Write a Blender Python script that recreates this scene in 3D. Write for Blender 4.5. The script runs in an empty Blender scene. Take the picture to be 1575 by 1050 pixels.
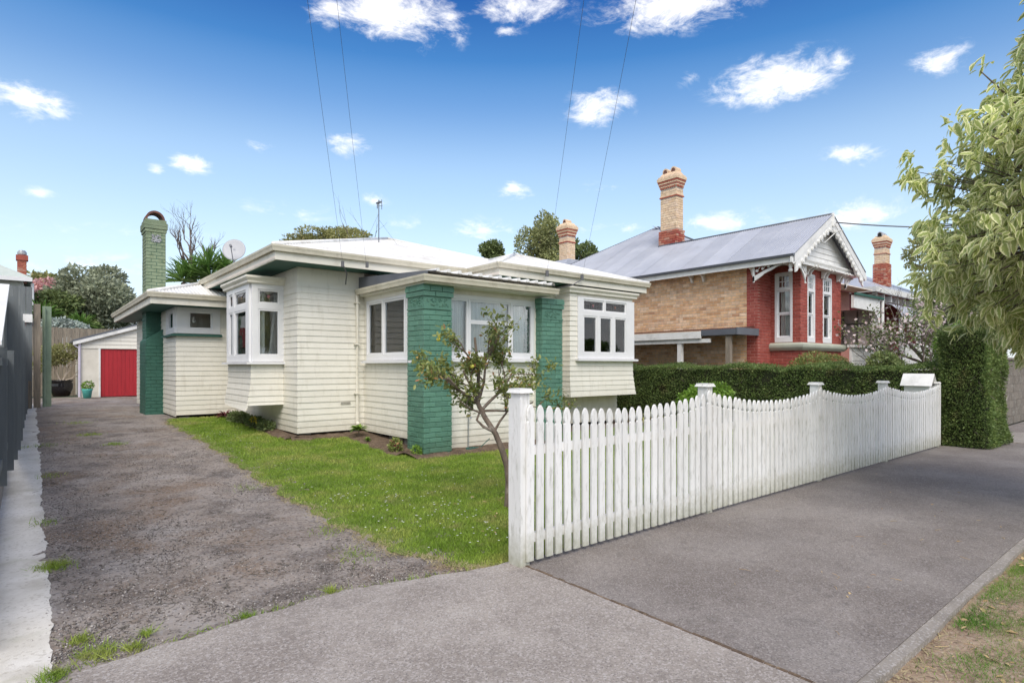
import bpy, math, random
import numpy as np
from mathutils import Vector, Matrix
random.seed(7); rng = np.random.default_rng(7)
PI = math.pi
# ------------------------------------------------------------------ camera, sky, sun, exposure
S = bpy.context.scene
COL = S.collection
YAW = math.radians(39.43); SN, CS = math.sin(YAW), math.cos(YAW)
cam = bpy.data.cameras.new('camera'); camo = bpy.data.objects.new('camera', cam); COL.objects.link(camo)
camo.location = (0, 0, 1.5); camo.rotation_euler = (PI/2, 0, -YAW)
cam.sensor_width = 36; cam.lens = 897/1575*36; cam.shift_y = 37/1575
cam.clip_start = 0.05; cam.clip_end = 2000
S.camera = camo
S.view_settings.view_transform = 'Standard'; S.view_settings.look = 'None'
S.view_settings.exposure = 1.15; S.view_settings.gamma = 1
try: S.view_settings.use_curve_mapping = False
except Exception: pass
S.render.resolution_x = 1024; S.render.resolution_y = 682
SUN_EL, SUN_AZ = math.radians(48), math.radians(212)      # azimuth clockwise from +Y
sl = bpy.data.lights.new('sun', 'SUN'); sl.energy = 1.5; sl.angle = math.radians(40); sl.color = (1, .91, .79)
so = bpy.data.objects.new('sun', sl); COL.objects.link(so)
sdir = Vector((math.sin(SUN_AZ)*math.cos(SUN_EL), math.cos(SUN_AZ)*math.cos(SUN_EL), math.sin(SUN_EL)))
so.rotation_euler = sdir.to_track_quat('Z', 'Y').to_euler(); so.location = (0, 0, 30)

W = bpy.data.worlds.new('World'); S.world = W; W.use_nodes = True
def build_world():
    nt = W.node_tree; nt.nodes.clear(); L = nt.links.new; N = nt.nodes.new
    def M(op, a, b=None, c=None, clamp=False):
        n = N('ShaderNodeMath'); n.operation = op; n.use_clamp = clamp
        for i, v in enumerate((a, b, c)):
            if v is None: continue
            if isinstance(v, (int, float)): n.inputs[i].default_value = v
            else: L(v, n.inputs[i])
        return n.outputs[0]
    tc = N('ShaderNodeTexCoord'); sep = N('ShaderNodeSeparateXYZ'); L(tc.outputs['Generated'], sep.inputs[0])
    x, y, z = sep.outputs
    az = M('ARCTAN2', x, y); el = M('ARCSINE', z)
    sky = N('ShaderNodeTexSky'); sky.sky_type = 'NISHITA'; sky.sun_disc = False
    sky.sun_elevation = SUN_EL; sky.sun_rotation = SUN_AZ; sky.ozone_density = 1.5; sky.dust_density = .6; sky.air_density = 1.0
    ramp = N('ShaderNodeValToRGB'); L(M('MULTIPLY', M('MAXIMUM', el, 0.0), 1/1.0, clamp=True), ramp.inputs[0])
    cr = ramp.color_ramp; cr.interpolation = 'EASE'
    cr.elements[0].position = 0; cr.elements[0].color = (.74, .76, .80, 1)
    cr.elements[1].position = .64; cr.elements[1].color = (.045, .27, .66, 1)
    for p, c in ((.16, (.80, .92, .92, 1)), (.30, (.66, .88, .94, 1)), (.43, (.32, .66, .88, 1))):
        e = cr.elements.new(p); e.color = c
    mul = N('ShaderNodeMix'); mul.data_type = 'RGBA'; mul.blend_type = 'MULTIPLY'; mul.inputs[0].default_value = 1
    L(sky.outputs[0], mul.inputs[6]); L(ramp.outputs[0], mul.inputs[7])
    # clouds as soft blobs on the sphere: azimuth, elevation, half widths, strength
    cl = [(600,20,120,46,1),(510,18,42,26,.9),(690,28,40,40,.7),(790,12,90,22,.9),(772,50,36,13,.6),(1050,10,150,32,1),(1010,2,60,24,.7),
          (25,150,95,30,.95),(75,168,60,14,.7),(1195,122,112,36,1.05),(1285,97,36,20,.8),(1452,90,58,25,.85),(920,166,58,26,1),(540,222,44,20,.75),
          (295,250,38,19,.95),(240,263,18,10,.7),(400,226,26,13,.45),(790,292,32,17,.9),(1308,240,50,22,.7),(62,297,28,12,.5),(577,308,30,12,.5),
          (745,362,50,16,.5),(925,290,34,13,.45),(1060,122,22,14,.5),(1200,268,40,12,.35),(905,355,40,12,.4),(970,350,40,12,.45),(1110,342,90,22,.5),(1310,330,110,28,.7),(1230,345,60,18,.6),(740,352,60,20,.6),(820,395,70,16,.5),(130,410,170,30,.4),(450,330,120,22,.3),(600,345,80,18,.35),(200,360,240,26,.25)]
    comb = N('ShaderNodeCombineXYZ'); L(az, comb.inputs[0]); L(el, comb.inputs[1])
    best = None
    for px, py, wx, wy, st in cl:
        u = (px-787.5)/897; v = (562-py)/897
        a = YAW + math.atan(u); e = math.atan(v/math.hypot(1, u))
        k = 1/math.hypot(1, u)
        sa = wx*k*k/897*1.25; se = wy*k/897*1.25
        s1 = N('ShaderNodeVectorMath'); s1.operation = 'SUBTRACT'; L(comb.outputs[0], s1.inputs[0]); s1.inputs[1].default_value = (a, e, 0)
        s2 = N('ShaderNodeVectorMath'); s2.operation = 'MULTIPLY'; L(s1.outputs[0], s2.inputs[0]); s2.inputs[1].default_value = (1/sa, 1/se, 0)
        s3 = N('ShaderNodeVectorMath'); s3.operation = 'LENGTH'; L(s2.outputs[0], s3.inputs[0])
        val = M('MULTIPLY', M('SUBTRACT', 1, s3.outputs['Value'], clamp=True), st)
        best = val if best is None else M('MAXIMUM', best, val)
    # elsewhere on the dome: scattered fair-weather cloud
    mp = N('ShaderNodeMapping'); mp.inputs['Scale'].default_value = (1, 1, 2.2); L(tc.outputs['Generated'], mp.inputs[0])
    n0 = N('ShaderNodeTexNoise'); n0.inputs['Scale'].default_value = 2.3; n0.inputs['Detail'].default_value = 3; L(mp.outputs[0], n0.inputs['Vector'])
    fwd = M('ADD', M('MULTIPLY', x, SN), M('MULTIPLY', y, CS))
    away = M('SUBTRACT', .50, M('SUBTRACT', fwd, M('MULTIPLY', M('MAXIMUM', M('SUBTRACT', el, .62), 0), 3)), clamp=True)
    away = M('MULTIPLY', away, 3, clamp=True)
    gen = M('MULTIPLY', M('MULTIPLY', M('SUBTRACT', n0.outputs[0], .40), 5.5, clamp=True), away)
    best = M('MAXIMUM', best, gen)
    n1 = N('ShaderNodeTexNoise'); n1.inputs['Scale'].default_value = 17; n1.inputs['Detail'].default_value = 9; n1.inputs['Roughness'].default_value = .68
    n1.inputs['Distortion'].default_value = .35; L(mp.outputs[0], n1.inputs['Vector'])
    fld = M('ADD', best, M('MULTIPLY', M('SUBTRACT', n1.outputs[0], .53), 2.3))
    mr = N('ShaderNodeMapRange'); mr.interpolation_type = 'SMOOTHSTEP'; L(fld, mr.inputs[0]); mr.inputs[1].default_value = .12; mr.inputs[2].default_value = 1.0
    alpha = M('MULTIPLY', mr.outputs[0], M('MULTIPLY', M('GREATER_THAN', best, .001), M('MULTIPLY', best, 2.6, clamp=True)))
    # low haze veil towards the horizon
    veil = N('ShaderNodeMapRange'); L(el, veil.inputs[0]); veil.inputs[1].default_value = .48; veil.inputs[2].default_value = .02; veil.inputs[3].default_value = 0; veil.inputs[4].default_value = .72
    m1 = N('ShaderNodeMix'); m1.data_type = 'RGBA'; L(veil.outputs[0], m1.inputs[0]); L(mul.outputs[2], m1.inputs[6]); m1.inputs[7].default_value = (4.3, 4.6, 5.0, 1)
    m2 = N('ShaderNodeMix'); m2.data_type = 'RGBA'; L(alpha, m2.inputs[0]); L(m1.outputs[2], m2.inputs[6]); m2.inputs[7].default_value = (6.3, 6.2, 6.15, 1)
    bg = N('ShaderNodeBackground'); bg.inputs[1].default_value = .1; L(m2.outputs[2], bg.inputs[0])
    out = N('ShaderNodeOutputWorld'); L(bg.outputs[0], out.inputs[0])
build_world()

# ------------------------------------------------------------------ helpers
def gz(Y): return float(np.interp(Y, [7, 8.3, 10.7, 15, 20, 26, 31], [0, .03, .19, .33, .28, .2, .18]))
WO = {}
class MB:
    def __init__(s): s.v = []; s.f = []
    def add(s, vs, fs):
        b = len(s.v); s.v += [tuple(p) for p in vs]; s.f += [tuple(i+b for i in f) for f in fs]; return s
    def hexa(s, p):
        return s.add(p, [(0,3,2,1),(4,5,6,7),(0,1,5,4),(1,2,6,5),(2,3,7,6),(3,0,4,7)])
    def box(s, x0, x1, y0, y1, z0, z1):
        return s.hexa([(x0,y0,z0),(x1,y0,z0),(x1,y1,z0),(x0,y1,z0),(x0,y0,z1),(x1,y0,z1),(x1,y1,z1),(x0,y1,z1)])
    def tube(s, path, rad, n=8, cap=True):
        path = [Vector(p) for p in path]; m = len(path)
        if not hasattr(rad, '__len__'): rad = [rad]*m
        vs = []; fs = []; up = None
        for i, p in enumerate(path):
            t = (path[min(i+1, m-1)]-path[max(i-1, 0)])
            if t.length < 1e-9: t = Vector((0,0,1))
            t.normalize()
            if up is None: up = Vector((1,0,0)) if abs(t.z) > .9 else Vector((0,0,1))
            a = t.cross(up)
            if a.length < 1e-6: a = t.cross(Vector((0,1,0)))
            a.normalize(); b = t.cross(a); up = -b if False else up
            for k in range(n):
                an = 2*PI*k/n; vs.append(p + (a*math.cos(an)+b*math.sin(an))*rad[i])
        for i in range(m-1):
            for k in range(n):
                k2 = (k+1) % n; fs.append((i*n+k, i*n+k2, (i+1)*n+k2, (i+1)*n+k))
        if cap: fs.append(tuple(range(n))[::-1]); fs.append(tuple((m-1)*n+k for k in range(n)))
        return s.add(vs, fs)
    def lathe(s, c, prof, n=20):                 # prof: (r, z)
        vs = []; fs = []
        for r, z in prof:
            for k in range(n): vs.append((c[0]+r*math.cos(2*PI*k/n), c[1]+r*math.sin(2*PI*k/n), c[2]+z))
        for i in range(len(prof)-1):
            for k in range(n):
                k2 = (k+1) % n; fs.append((i*n+k, i*n+k2, (i+1)*n+k2, (i+1)*n+k))
        return s.add(vs, fs)
    def prism(s, poly, vec):                     # poly: list of 3D points, extruded by vec
        n = len(poly); v = Vector(vec)
        vs = [Vector(p) for p in poly] + [Vector(p)+v for p in poly]
        fs = [tuple(range(n))[::-1], tuple(range(n, 2*n))] + [(i, (i+1) % n, n+(i+1) % n, n+i) for i in range(n)]
        return s.add(vs, fs)
    def sweep(s, path, prof, closed=False):      # horizontal path; prof (outward, up); outward = right-hand side of travel
        P = [Vector((p[0], p[1])) for p in path]; Z = [p[2] for p in path]; m = len(P); q = len(prof); vs = []; fs = []
        for i in range(m):
            def nrm(a, b): d = (b-a).normalized(); return Vector((d.y, -d.x))
            if i == 0: o = nrm(P[0], P[1])
            elif i == m-1: o = nrm(P[-2], P[-1])
            else:
                a = nrm(P[i-1], P[i]); b = nrm(P[i], P[i+1]); o = (a+b); o = o/(o.dot(a))
            for (r, h) in prof: vs.append((P[i].x+o.x*r, P[i].y+o.y*r, Z[i]+h))
        for i in range(m-1):
            for k in range(q):
                k2 = (k+1) % q; fs.append((i*q+k, (i+1)*q+k, (i+1)*q+k2, i*q+k2))
        fs.append(tuple(range(q))); fs.append(tuple((m-1)*q+k for k in range(q))[::-1])
        return s.add(vs, fs)
    def build(s, name, mat, parent=None, smooth=False, **tags):
        v = np.array(s.v, dtype=float)
        if len(v) == 0: return None
        c = (v.min(0)+v.max(0))/2
        if parent is None: c[2] = v[:,2].min()
        me = bpy.data.meshes.new(name); me.from_pydata((v-c).tolist(), [], s.f)
        return link(name, me, mat, parent, c, smooth, **tags)
def link(name, me, mat, parent, c, smooth=False, **tags):
    if mat is not None and len(me.materials) == 0: me.materials.append(mat)
    if smooth and len(me.polygons): me.polygons.foreach_set('use_smooth', [True]*len(me.polygons))
    o = bpy.data.objects.new(name, me); COL.objects.link(o)
    po = WO[parent.name] if parent is not None else Vector((0,0,0))
    o.location = Vector(c)-po; o.parent = parent; WO[o.name] = Vector(c)
    for k, t in tags.items(): o[k] = t
    return o
def fix_normals(o):
    import bmesh
    bm = bmesh.new(); bm.from_mesh(o.data); bmesh.ops.recalc_face_normals(bm, faces=bm.faces); bm.to_mesh(o.data); bm.free()
def thing(name, loc, label, cat, group=None):
    o = bpy.data.objects.new(name, None); COL.objects.link(o); o.location = loc; o.empty_display_size = .2
    WO[o.name] = Vector(loc); o['label'] = label; o['category'] = cat
    if group: o['group'] = group
    return o
def decomp(s0, s1, z0, z1, holes):
    xs = sorted({s0, s1, *[min(max(h[i], s0), s1) for h in holes for i in (0, 1)]})
    zs = sorted({z0, z1, *[min(max(h[i], z0), z1) for h in holes for i in (2, 3)]})
    out = []
    for j in range(len(zs)-1):
        run = None
        for i in range(len(xs)-1):
            cx = (xs[i]+xs[i+1])/2; cz = (zs[j]+zs[j+1])/2
            solid = not any(h[0] < cx < h[1] and h[2] < cz < h[3] for h in holes)
            if solid:
                if run is None: run = [xs[i], xs[i+1]]
                else: run[1] = xs[i+1]
            if (not solid or i == len(xs)-2) and run: out.append((run[0], run[1], zs[j], zs[j+1])); run = None
    return out
class Wall:                                       # a vertical plane: s along d, t along the outward normal n
    def __init__(w, O, d):
        w.O = Vector((O[0], O[1], 0)); w.d = Vector((d[0], d[1], 0)).normalized(); w.n = Vector((w.d.y, -w.d.x, 0))
    def p(w, s, t, z): return w.O + w.d*s + w.n*t + Vector((0, 0, z))
    def box(w, mb, s0, s1, t0, t1, z0, z1):
        mb.hexa([w.p(s0,t1,z0), w.p(s1,t1,z0), w.p(s1,t0,z0), w.p(s0,t0,z0), w.p(s0,t1,z1), w.p(s1,t1,z1), w.p(s1,t0,z1), w.p(s0,t0,z1)])
BOARD = .112; BOARD0 = .035
def boards(w, parent, s0, s1, z0, z1, mat, holes=(), m0=0, m1=0, b=BOARD, base=BOARD0, thick=.019, flare=None, name='weatherboard'):
    k0 = int(math.floor((z0-base)/b+.001)); k = k0
    while base+k*b < z1-.02:
        za = max(base+k*b, z0); zb = min(base+(k+1)*b+.012, z1+.004)
        if zb-za < .03: k += 1; continue
        segs = [(s0, s1)]
        for h in holes:
            if min(zb, h[3])-max(za, h[2]) > .5*(zb-za):
                ns = []
                for a, c in segs:
                    if h[0] <= a and h[1] >= c: continue
                    if h[0] > a and h[0] < c: ns.append((a, h[0]))
                    if h[1] > a and h[1] < c: ns.append((h[1], c))
                    if h[1] <= a or h[0] >= c: ns.append((a, c))
                segs = ns
        seg2 = []
        for a, c in segs:
            if c-a > 1.9 and random.random() < .3:
                j_ = random.uniform(a+.5, c-.5); seg2 += [(a, j_-.0015), (j_+.0015, c)]
            else: seg2.append((a, c))
        for a, c in seg2:
            tb = thick+random.uniform(-.002, .002); tt = .006; dz = random.uniform(-.0015, .0015)
            e0 = m0 if a == s0 else 0; e1 = m1 if c == s1 else 0
            fa = flare(za) if flare else (0, 0, 0); fb = flare(zb) if flare else (0, 0, 0)   # (ds0, ds1, dt)
            mb = MB()
            P = w.p
            mb.hexa([P(a-e0*tb-fa[0], tb+fa[2], za+dz), P(c+e1*tb+fa[1], tb+fa[2], za+dz), P(c+fa[1], 0, za+dz+.006), P(a-fa[0], 0, za+dz+.006),
                     P(a-e0*tt-fb[0], tt+fb[2], zb), P(c+e1*tt+fb[1], tt+fb[2], zb), P(c+fb[1], 0, zb), P(a-fb[0], 0, zb)])
            mb.build(name, mat, parent)
        k += 1
def core(w, mb, s0, s1, z0, z1, holes=(), t0=-.1, t1=-.002):
    for r in decomp(s0, s1, z0, z1, holes): w.box(mb, r[0], r[1], t0, t1, r[2], r[3])
_bt = {}
def brick_mesh(L, H, D, mat, key, ch=.005):
    k = (round(L, 3), key)
    if k in _bt: return _bt[k]
    mb = MB(); a = L/2; h = H/2
    mb.hexa([(-a, 0, -h), (a, 0, -h), (a, D, -h), (-a, D, -h), (-a, 0, h), (a, 0, h), (a, D, h), (-a, D, h)])
    me = bpy.data.meshes.new('brick')
    vs = [(-a+ch, 0, -h+ch), (a-ch, 0, -h+ch), (a-ch, 0, h-ch), (-a+ch, 0, h-ch), (-a, ch, -h), (a, ch, -h), (a, ch, h), (-a, ch, h), (-a, D, -h), (a, D, -h), (a, D, h), (-a, D, h)]
    fs = [(0,1,2,3)] + [(i, 4+i, 4+(i+1) % 4, (i+1) % 4) for i in range(4)] + [(4+i, 8+i, 8+(i+1) % 4, 4+(i+1) % 4) for i in range(4)]
    me.from_pydata(vs, [], fs); me.materials.append(mat); _bt[k] = me; return me
BUD = {}
def bricks(w, parent, s0, s1, z0, z1, mat, key, budget, holes=(), L=.225, H=.075, j=.01, proud=.008, jit=.0015, flip=0, n_max=300, restname='brick'):
    """running bond; the first bricks of each thing are objects, the rest of the wall is one mesh of bricks"""
    rest = MB(); row = 0; z = z0; ang = math.atan2(w.d.y, w.d.x); pitch = L+j
    while z+H <= z1+.02:
        s = s0 - (pitch/2 if (row+flip) % 2 else 0)
        while s < s1-.02:
            a, c = max(s, s0), min(s+L, s1)
            s += pitch
            if c-a < .03: continue
            cz = z+H/2
            bad = False
            for h in holes:
                if h[2] < cz < h[3]:
                    if a < h[1] and c > h[0]:
                        if a < h[0]-.03: c = h[0]
                        elif c > h[1]+.03: a = h[1]
                        else: bad = True
            if bad or c-a < .03: continue
            pr = proud + random.uniform(-jit, jit)
            ln = c-a
            if BUD.get(budget, 0) < n_max:
                ln = round(ln/.01)*.01 if ln < L-.001 else L
                me = brick_mesh(ln, H, .05, mat, key)
                o = bpy.data.objects.new('brick', me); COL.objects.link(o)
                o.parent = parent; o.location = w.p((a+c)/2, pr, cz)-WO[parent.name]; o.rotation_euler = (random.uniform(-.004, .004), 0, ang+random.uniform(-.004, .004))
                BUD[budget] = BUD.get(budget, 0)+1
            else:
                ch = .005; P = w.p; dz = random.uniform(-.001, .001)
                a1, c1, za, zb = a, c, z+dz, z+H+dz
                vs = [P(a1+ch, pr, za+ch), P(c1-ch, pr, za+ch), P(c1-ch, pr, zb-ch), P(a1+ch, pr, zb-ch), P(a1, pr-ch, za), P(c1, pr-ch, za), P(c1, pr-ch, zb), P(a1, pr-ch, zb),
                      P(a1, -.03, za), P(c1, -.03, za), P(c1, -.03, zb), P(a1, -.03, zb)]
                rest.add(vs, [(0,1,2,3)] + [(i, 4+i, 4+(i+1) % 4, (i+1) % 4) for i in range(4)] + [(4+i, 8+i, 8+(i+1) % 4, 4+(i+1) % 4) for i in range(4)])
        z += H+j; row += 1
    if rest.v: rest.build('brickwork', mat, parent, kind='stuff')

# ------------------------------------------------------------------ materials
def mat(name, c1, c2=None, rough=.6, scale=4, detail=6, bump=0, bscale=40, spec=.4, mix=.5, stretch=(1,1,1), rand=0, metallic=0, lo=.35, hi=.65,
        dirt=None, dirt_amt=0, dirt_scale=2, dirt_stretch=(1,1,1), trans=None, coords='Object'):
    m = bpy.data.materials.new(name); m.use_nodes = True; nt = m.node_tree; N = nt.nodes.new; L = nt.links.new
    b = nt.nodes['Principled BSDF']; b.inputs['Roughness'].default_value = rough; b.inputs['Specular IOR Level'].default_value = spec; b.inputs['Metallic'].default_value = metallic
    c2 = c2 or tuple(v*.8 for v in c1)
    geo = N('ShaderNodeNewGeometry')
    mp = N('ShaderNodeMapping'); mp.inputs['Scale'].default_value = stretch; L(geo.outputs['Position'], mp.inputs[0])
    n = N('ShaderNodeTexNoise'); n.inputs['Scale'].default_value = scale; n.inputs['Detail'].default_value = detail; n.inputs['Roughness'].default_value = .6; L(mp.outputs[0], n.inputs['Vector'])
    mr = N('ShaderNodeMapRange'); mr.inputs[1].default_value = lo; mr.inputs[2].default_value = hi; L(n.outputs[0], mr.inputs[0])
    mx = N('ShaderNodeMix'); mx.data_type = 'RGBA'; L(mr.outputs[0], mx.inputs[0]); mx.inputs[6].default_value = (*c1, 1); mx.inputs[7].default_value = (*c2, 1)
    col = mx.outputs[2]
    if dirt:
        mp2 = N('ShaderNodeMapping'); mp2.inputs['Scale'].default_value = dirt_stretch; L(geo.outputs['Position'], mp2.inputs[0])
        n2 = N('ShaderNodeTexNoise'); n2.inputs['Scale'].default_value = dirt_scale; n2.inputs['Detail'].default_value = 8; n2.inputs['Roughness'].default_value = .7; L(mp2.outputs[0], n2.inputs['Vector'])
        r2 = N('ShaderNodeMapRange'); r2.inputs[1].default_value = .52; r2.inputs[2].default_value = .72; r2.inputs[4].default_value = dirt_amt; L(n2.outputs[0], r2.inputs[0])
        m2 = N('ShaderNodeMix'); m2.data_type = 'RGBA'; L(r2.outputs[0], m2.inputs[0]); L(col, m2.inputs[6]); m2.inputs[7].default_value = (*dirt, 1); col = m2.outputs[2]
    if rand:
        oi = N('ShaderNodeObjectInfo'); rr = N('ShaderNodeMapRange'); L(oi.outputs['Random'], rr.inputs[0]); rr.inputs[3].default_value = 1-rand; rr.inputs[4].default_value = 1+rand
        hs = N('ShaderNodeHueSaturation'); L(col, hs.inputs['Color']); L(rr.outputs[0], hs.inputs['Value']); col = hs.outputs[0]
    L(col, b.inputs['Base Color'])
    if bump:
        nb = N('ShaderNodeTexNoise'); nb.inputs['Scale'].default_value = bscale; nb.inputs['Detail'].default_value = 6; L(mp.outputs[0], nb.inputs['Vector'])
        bp = N('ShaderNodeBump'); bp.inputs['Strength'].default_value = bump; bp.inputs['Distance'].default_value = .01; L(nb.outputs[0], bp.inputs['Height']); L(bp.outputs[0], b.inputs['Normal'])
    return m
def low_dirt(m, z0, z1, c, amt, sc=14):
    nt = m.node_tree; N = nt.nodes.new; L = nt.links.new; b = nt.nodes['Principled BSDF']; src = b.inputs['Base Color'].links[0].from_socket
    geo = N('ShaderNodeNewGeometry'); sp = N('ShaderNodeSeparateXYZ'); L(geo.outputs['Position'], sp.inputs[0])
    n = N('ShaderNodeTexNoise'); n.inputs['Scale'].default_value = sc; n.inputs['Detail'].default_value = 7; n.inputs['Roughness'].default_value = .7; L(geo.outputs['Position'], n.inputs['Vector'])
    a = N('ShaderNodeMath'); a.operation = 'MULTIPLY_ADD'; L(n.outputs[0], a.inputs[0]); a.inputs[1].default_value = -(z1-z0)*1.6; L(sp.outputs[2], a.inputs[2])
    r = N('ShaderNodeMapRange'); L(a.outputs[0], r.inputs[0]); r.inputs[1].default_value = z1-(z1-z0)*.8; r.inputs[2].default_value = z0-(z1-z0)*.9; r.inputs[4].default_value = amt
    mx = N('ShaderNodeMix'); mx.data_type = 'RGBA'; L(r.outputs[0], mx.inputs[0]); L(src, mx.inputs[6]); mx.inputs[7].default_value = (*c, 1); L(mx.outputs[2], b.inputs['Base Color'])
def brick_mat(name, cols, scale=1, rough=.85, bump=.5):
    """colour changes from brick to brick by a coarse cell noise plus fine grain"""
    m = bpy.data.materials.new(name); m.use_nodes = True; nt = m.node_tree; N = nt.nodes.new; L = nt.links.new
    b = nt.nodes['Principled BSDF']; b.inputs['Roughness'].default_value = rough; b.inputs['Specular IOR Level'].default_value = .25
    geo = N('ShaderNodeNewGeometry'); v = N('ShaderNodeTexWhiteNoise')
    isl = geo.outputs['Random Per Island']; oi = N('ShaderNodeObjectInfo')
    ad = N('ShaderNodeMath'); ad.operation = 'ADD'; L(isl, ad.inputs[0]); L(oi.outputs['Random'], ad.inputs[1])
    fr = N('ShaderNodeMath'); fr.operation = 'FRACT'; L(ad.outputs[0], fr.inputs[0])
    r = N('ShaderNodeValToRGB'); L(fr.outputs[0], r.inputs[0]); e = r.color_ramp.elements
    e[0].color = (*cols[0], 1); e[0].position = 0; e[1].color = (*cols[-1], 1); e[1].position = 1
    for i, c in enumerate(cols[1:-1]): q = e.new((i+1)/(len(cols)-1)); q.color = (*c, 1)
    n = N('ShaderNodeTexNoise'); n.inputs['Scale'].default_value = 9; n.inputs['Detail'].default_value = 8; n.inputs['Roughness'].default_value = .7; L(geo.outputs['Position'], n.inputs['Vector'])
    rr = N('ShaderNodeMapRange'); L(n.outputs[0], rr.inputs[0]); rr.inputs[1].default_value = .3; rr.inputs[2].default_value = .7; rr.inputs[3].default_value = .72; rr.inputs[4].default_value = 1.2
    hs = N('ShaderNodeHueSaturation'); L(r.outputs[0], hs.inputs['Color']); L(rr.outputs[0], hs.inputs['Value']); L(hs.outputs[0], b.inputs['Base Color'])
    nb = N('ShaderNodeTexNoise'); nb.inputs['Scale'].default_value = 70; nb.inputs['Detail'].default_value = 5; L(geo.outputs['Position'], nb.inputs['Vector'])
    bp = N('ShaderNodeBump'); bp.inputs['Strength'].default_value = bump; bp.inputs['Distance'].default_value = .006; L(nb.outputs[0], bp.inputs['Height']); L(bp.outputs[0], b.inputs['Normal'])
    return m
def leaf_mat(name, c1, c2, rough=.45, trans=.35, vari=None, scale=1.5, c3=None):
    m = bpy.data.materials.new(name); m.use_nodes = True; nt = m.node_tree; N = nt.nodes.new; L = nt.links.new
    b = nt.nodes['Principled BSDF']; b.inputs['Roughness'].default_value = rough; b.inputs['Specular IOR Level'].default_value = .35
    geo = N('ShaderNodeNewGeometry')
    r = N('ShaderNodeValToRGB'); L(geo.outputs['Random Per Island'], r.inputs[0]); e = r.color_ramp.elements
    e[0].color = (*c1, 1); e[1].color = (*c2, 1)
    if c3: q = e.new(.93); q.color = (*c2, 1); e[-1].color = (*c3, 1)
    col = r.outputs[0]
    n = N('ShaderNodeTexNoise'); n.inputs['Scale'].default_value = scale; n.inputs['Detail'].default_value = 4; L(geo.outputs['Position'], n.inputs['Vector'])
    rr = N('ShaderNodeMapRange'); L(n.outputs[0], rr.inputs[0]); rr.inputs[1].default_value = .3; rr.inputs[2].default_value = .7; rr.inputs[3].default_value = .65; rr.inputs[4].default_value = 1.3
    if vari:
        uv = N('ShaderNodeUVMap'); sp = N('ShaderNodeSeparateXYZ'); L(uv.outputs[0], sp.inputs[0])
        n3 = N('ShaderNodeTexNoise'); n3.inputs['Scale'].default_value = 60; L(geo.outputs['Position'], n3.inputs['Vector'])
        d = N('ShaderNodeMath'); d.operation = 'ABSOLUTE'; L(sp.outputs[0], d.inputs[0])
        ad = N('ShaderNodeMath'); ad.operation = 'MULTIPLY_ADD'; L(n3.outputs[0], ad.inputs[0]); ad.inputs[1].default_value = .9; L(d.outputs[0], ad.inputs[2])
        st = N('ShaderNodeMapRange'); L(ad.outputs[0], st.inputs[0]); st.inputs[1].default_value = .95; st.inputs[2].default_value = 1.08
        mx = N('ShaderNodeMix'); mx.data_type = 'RGBA'; L(st.outputs[0], mx.inputs[0]); L(col, mx.inputs[6]); mx.inputs[7].default_value = (*vari, 1); col = mx.outputs[2]
    hs = N('ShaderNodeHueSaturation'); L(col, hs.inputs['Color']); L(rr.outputs[0], hs.inputs['Value']); L(hs.outputs[0], b.inputs['Base Color'])
    tr = N('ShaderNodeBsdfTranslucent'); L(hs.outputs[0], tr.inputs[0]); ms = N('ShaderNodeMixShader'); ms.inputs[0].default_value = trans
    L(b.outputs[0], ms.inputs[1]); L(tr.outputs[0], ms.inputs[2]); L(ms.outputs[0], nt.nodes['Material Output'].inputs[0])
    return m
def glass_mat():
    m = bpy.data.materials.new('window_glass'); m.use_nodes = True; nt = m.node_tree; N = nt.nodes.new; L = nt.links.new
    nt.nodes.remove(nt.nodes['Principled BSDF'])
    fr = N('ShaderNodeFresnel'); fr.inputs[0].default_value = 1.5
    a = N('ShaderNodeMath'); a.operation = 'MULTIPLY_ADD'; L(fr.outputs[0], a.inputs[0]); a.inputs[1].default_value = 1.15; a.inputs[2].default_value = .02; a.use_clamp = True
    t = N('ShaderNodeBsdfTransparent'); t.inputs[0].default_value = (.88, .9, .88, 1); g = N('ShaderNodeBsdfGlossy'); g.inputs['Roughness'].default_value = .015; g.inputs[0].default_value = (.95, .97, 1, 1)
    n = N('ShaderNodeTexNoise'); n.inputs['Scale'].default_value = 3; geo = N('ShaderNodeNewGeometry'); L(geo.outputs['Position'], n.inputs['Vector'])
    bp = N('ShaderNodeBump'); bp.inputs['Strength'].default_value = .08; bp.inputs['Distance'].default_value = .02; L(n.outputs[0], bp.inputs['Height']); L(bp.outputs[0], g.inputs['Normal'])
    ms = N('ShaderNodeMixShader'); L(a.outputs[0], ms.inputs[0]); L(t.outputs[0], ms.inputs[1]); L(g.outputs[0], ms.inputs[2]); L(ms.outputs[0], nt.nodes['Material Output'].inputs[0])
    return m
M_cream = mat('cream_board_paint', (.75,.725,.645), (.705,.68,.595), .5, 3, bump=.12, bscale=25, rand=.03, dirt=(.42,.385,.30), dirt_amt=.35, dirt_scale=3, dirt_stretch=(3,3,.7))
M_creamtrim = mat('cream_trim_paint', (.73,.70,.615), (.68,.65,.56), .45, 2.5, bump=.08, dirt=(.35,.31,.23), dirt_amt=.35, dirt_scale=2.5, dirt_stretch=(1,1,1))
M_gutter = mat('gutter_paint', (.64,.60,.49), (.55,.51,.40), .4, 3, dirt=(.28,.24,.17), dirt_amt=.5, dirt_scale=4)
M_white = mat('white_paint', (.74,.74,.74), (.69,.69,.70), .4, 3, bump=.05, rand=.02)
M_picket = mat('weathered_white_paint', (.78,.78,.77), (.70,.70,.68), .6, 5, bump=.25, bscale=30, rand=.05, stretch=(1,1,.35), dirt=(.24,.24,.18), dirt_amt=.6, dirt_scale=7, dirt_stretch=(4,4,.8))
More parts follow.
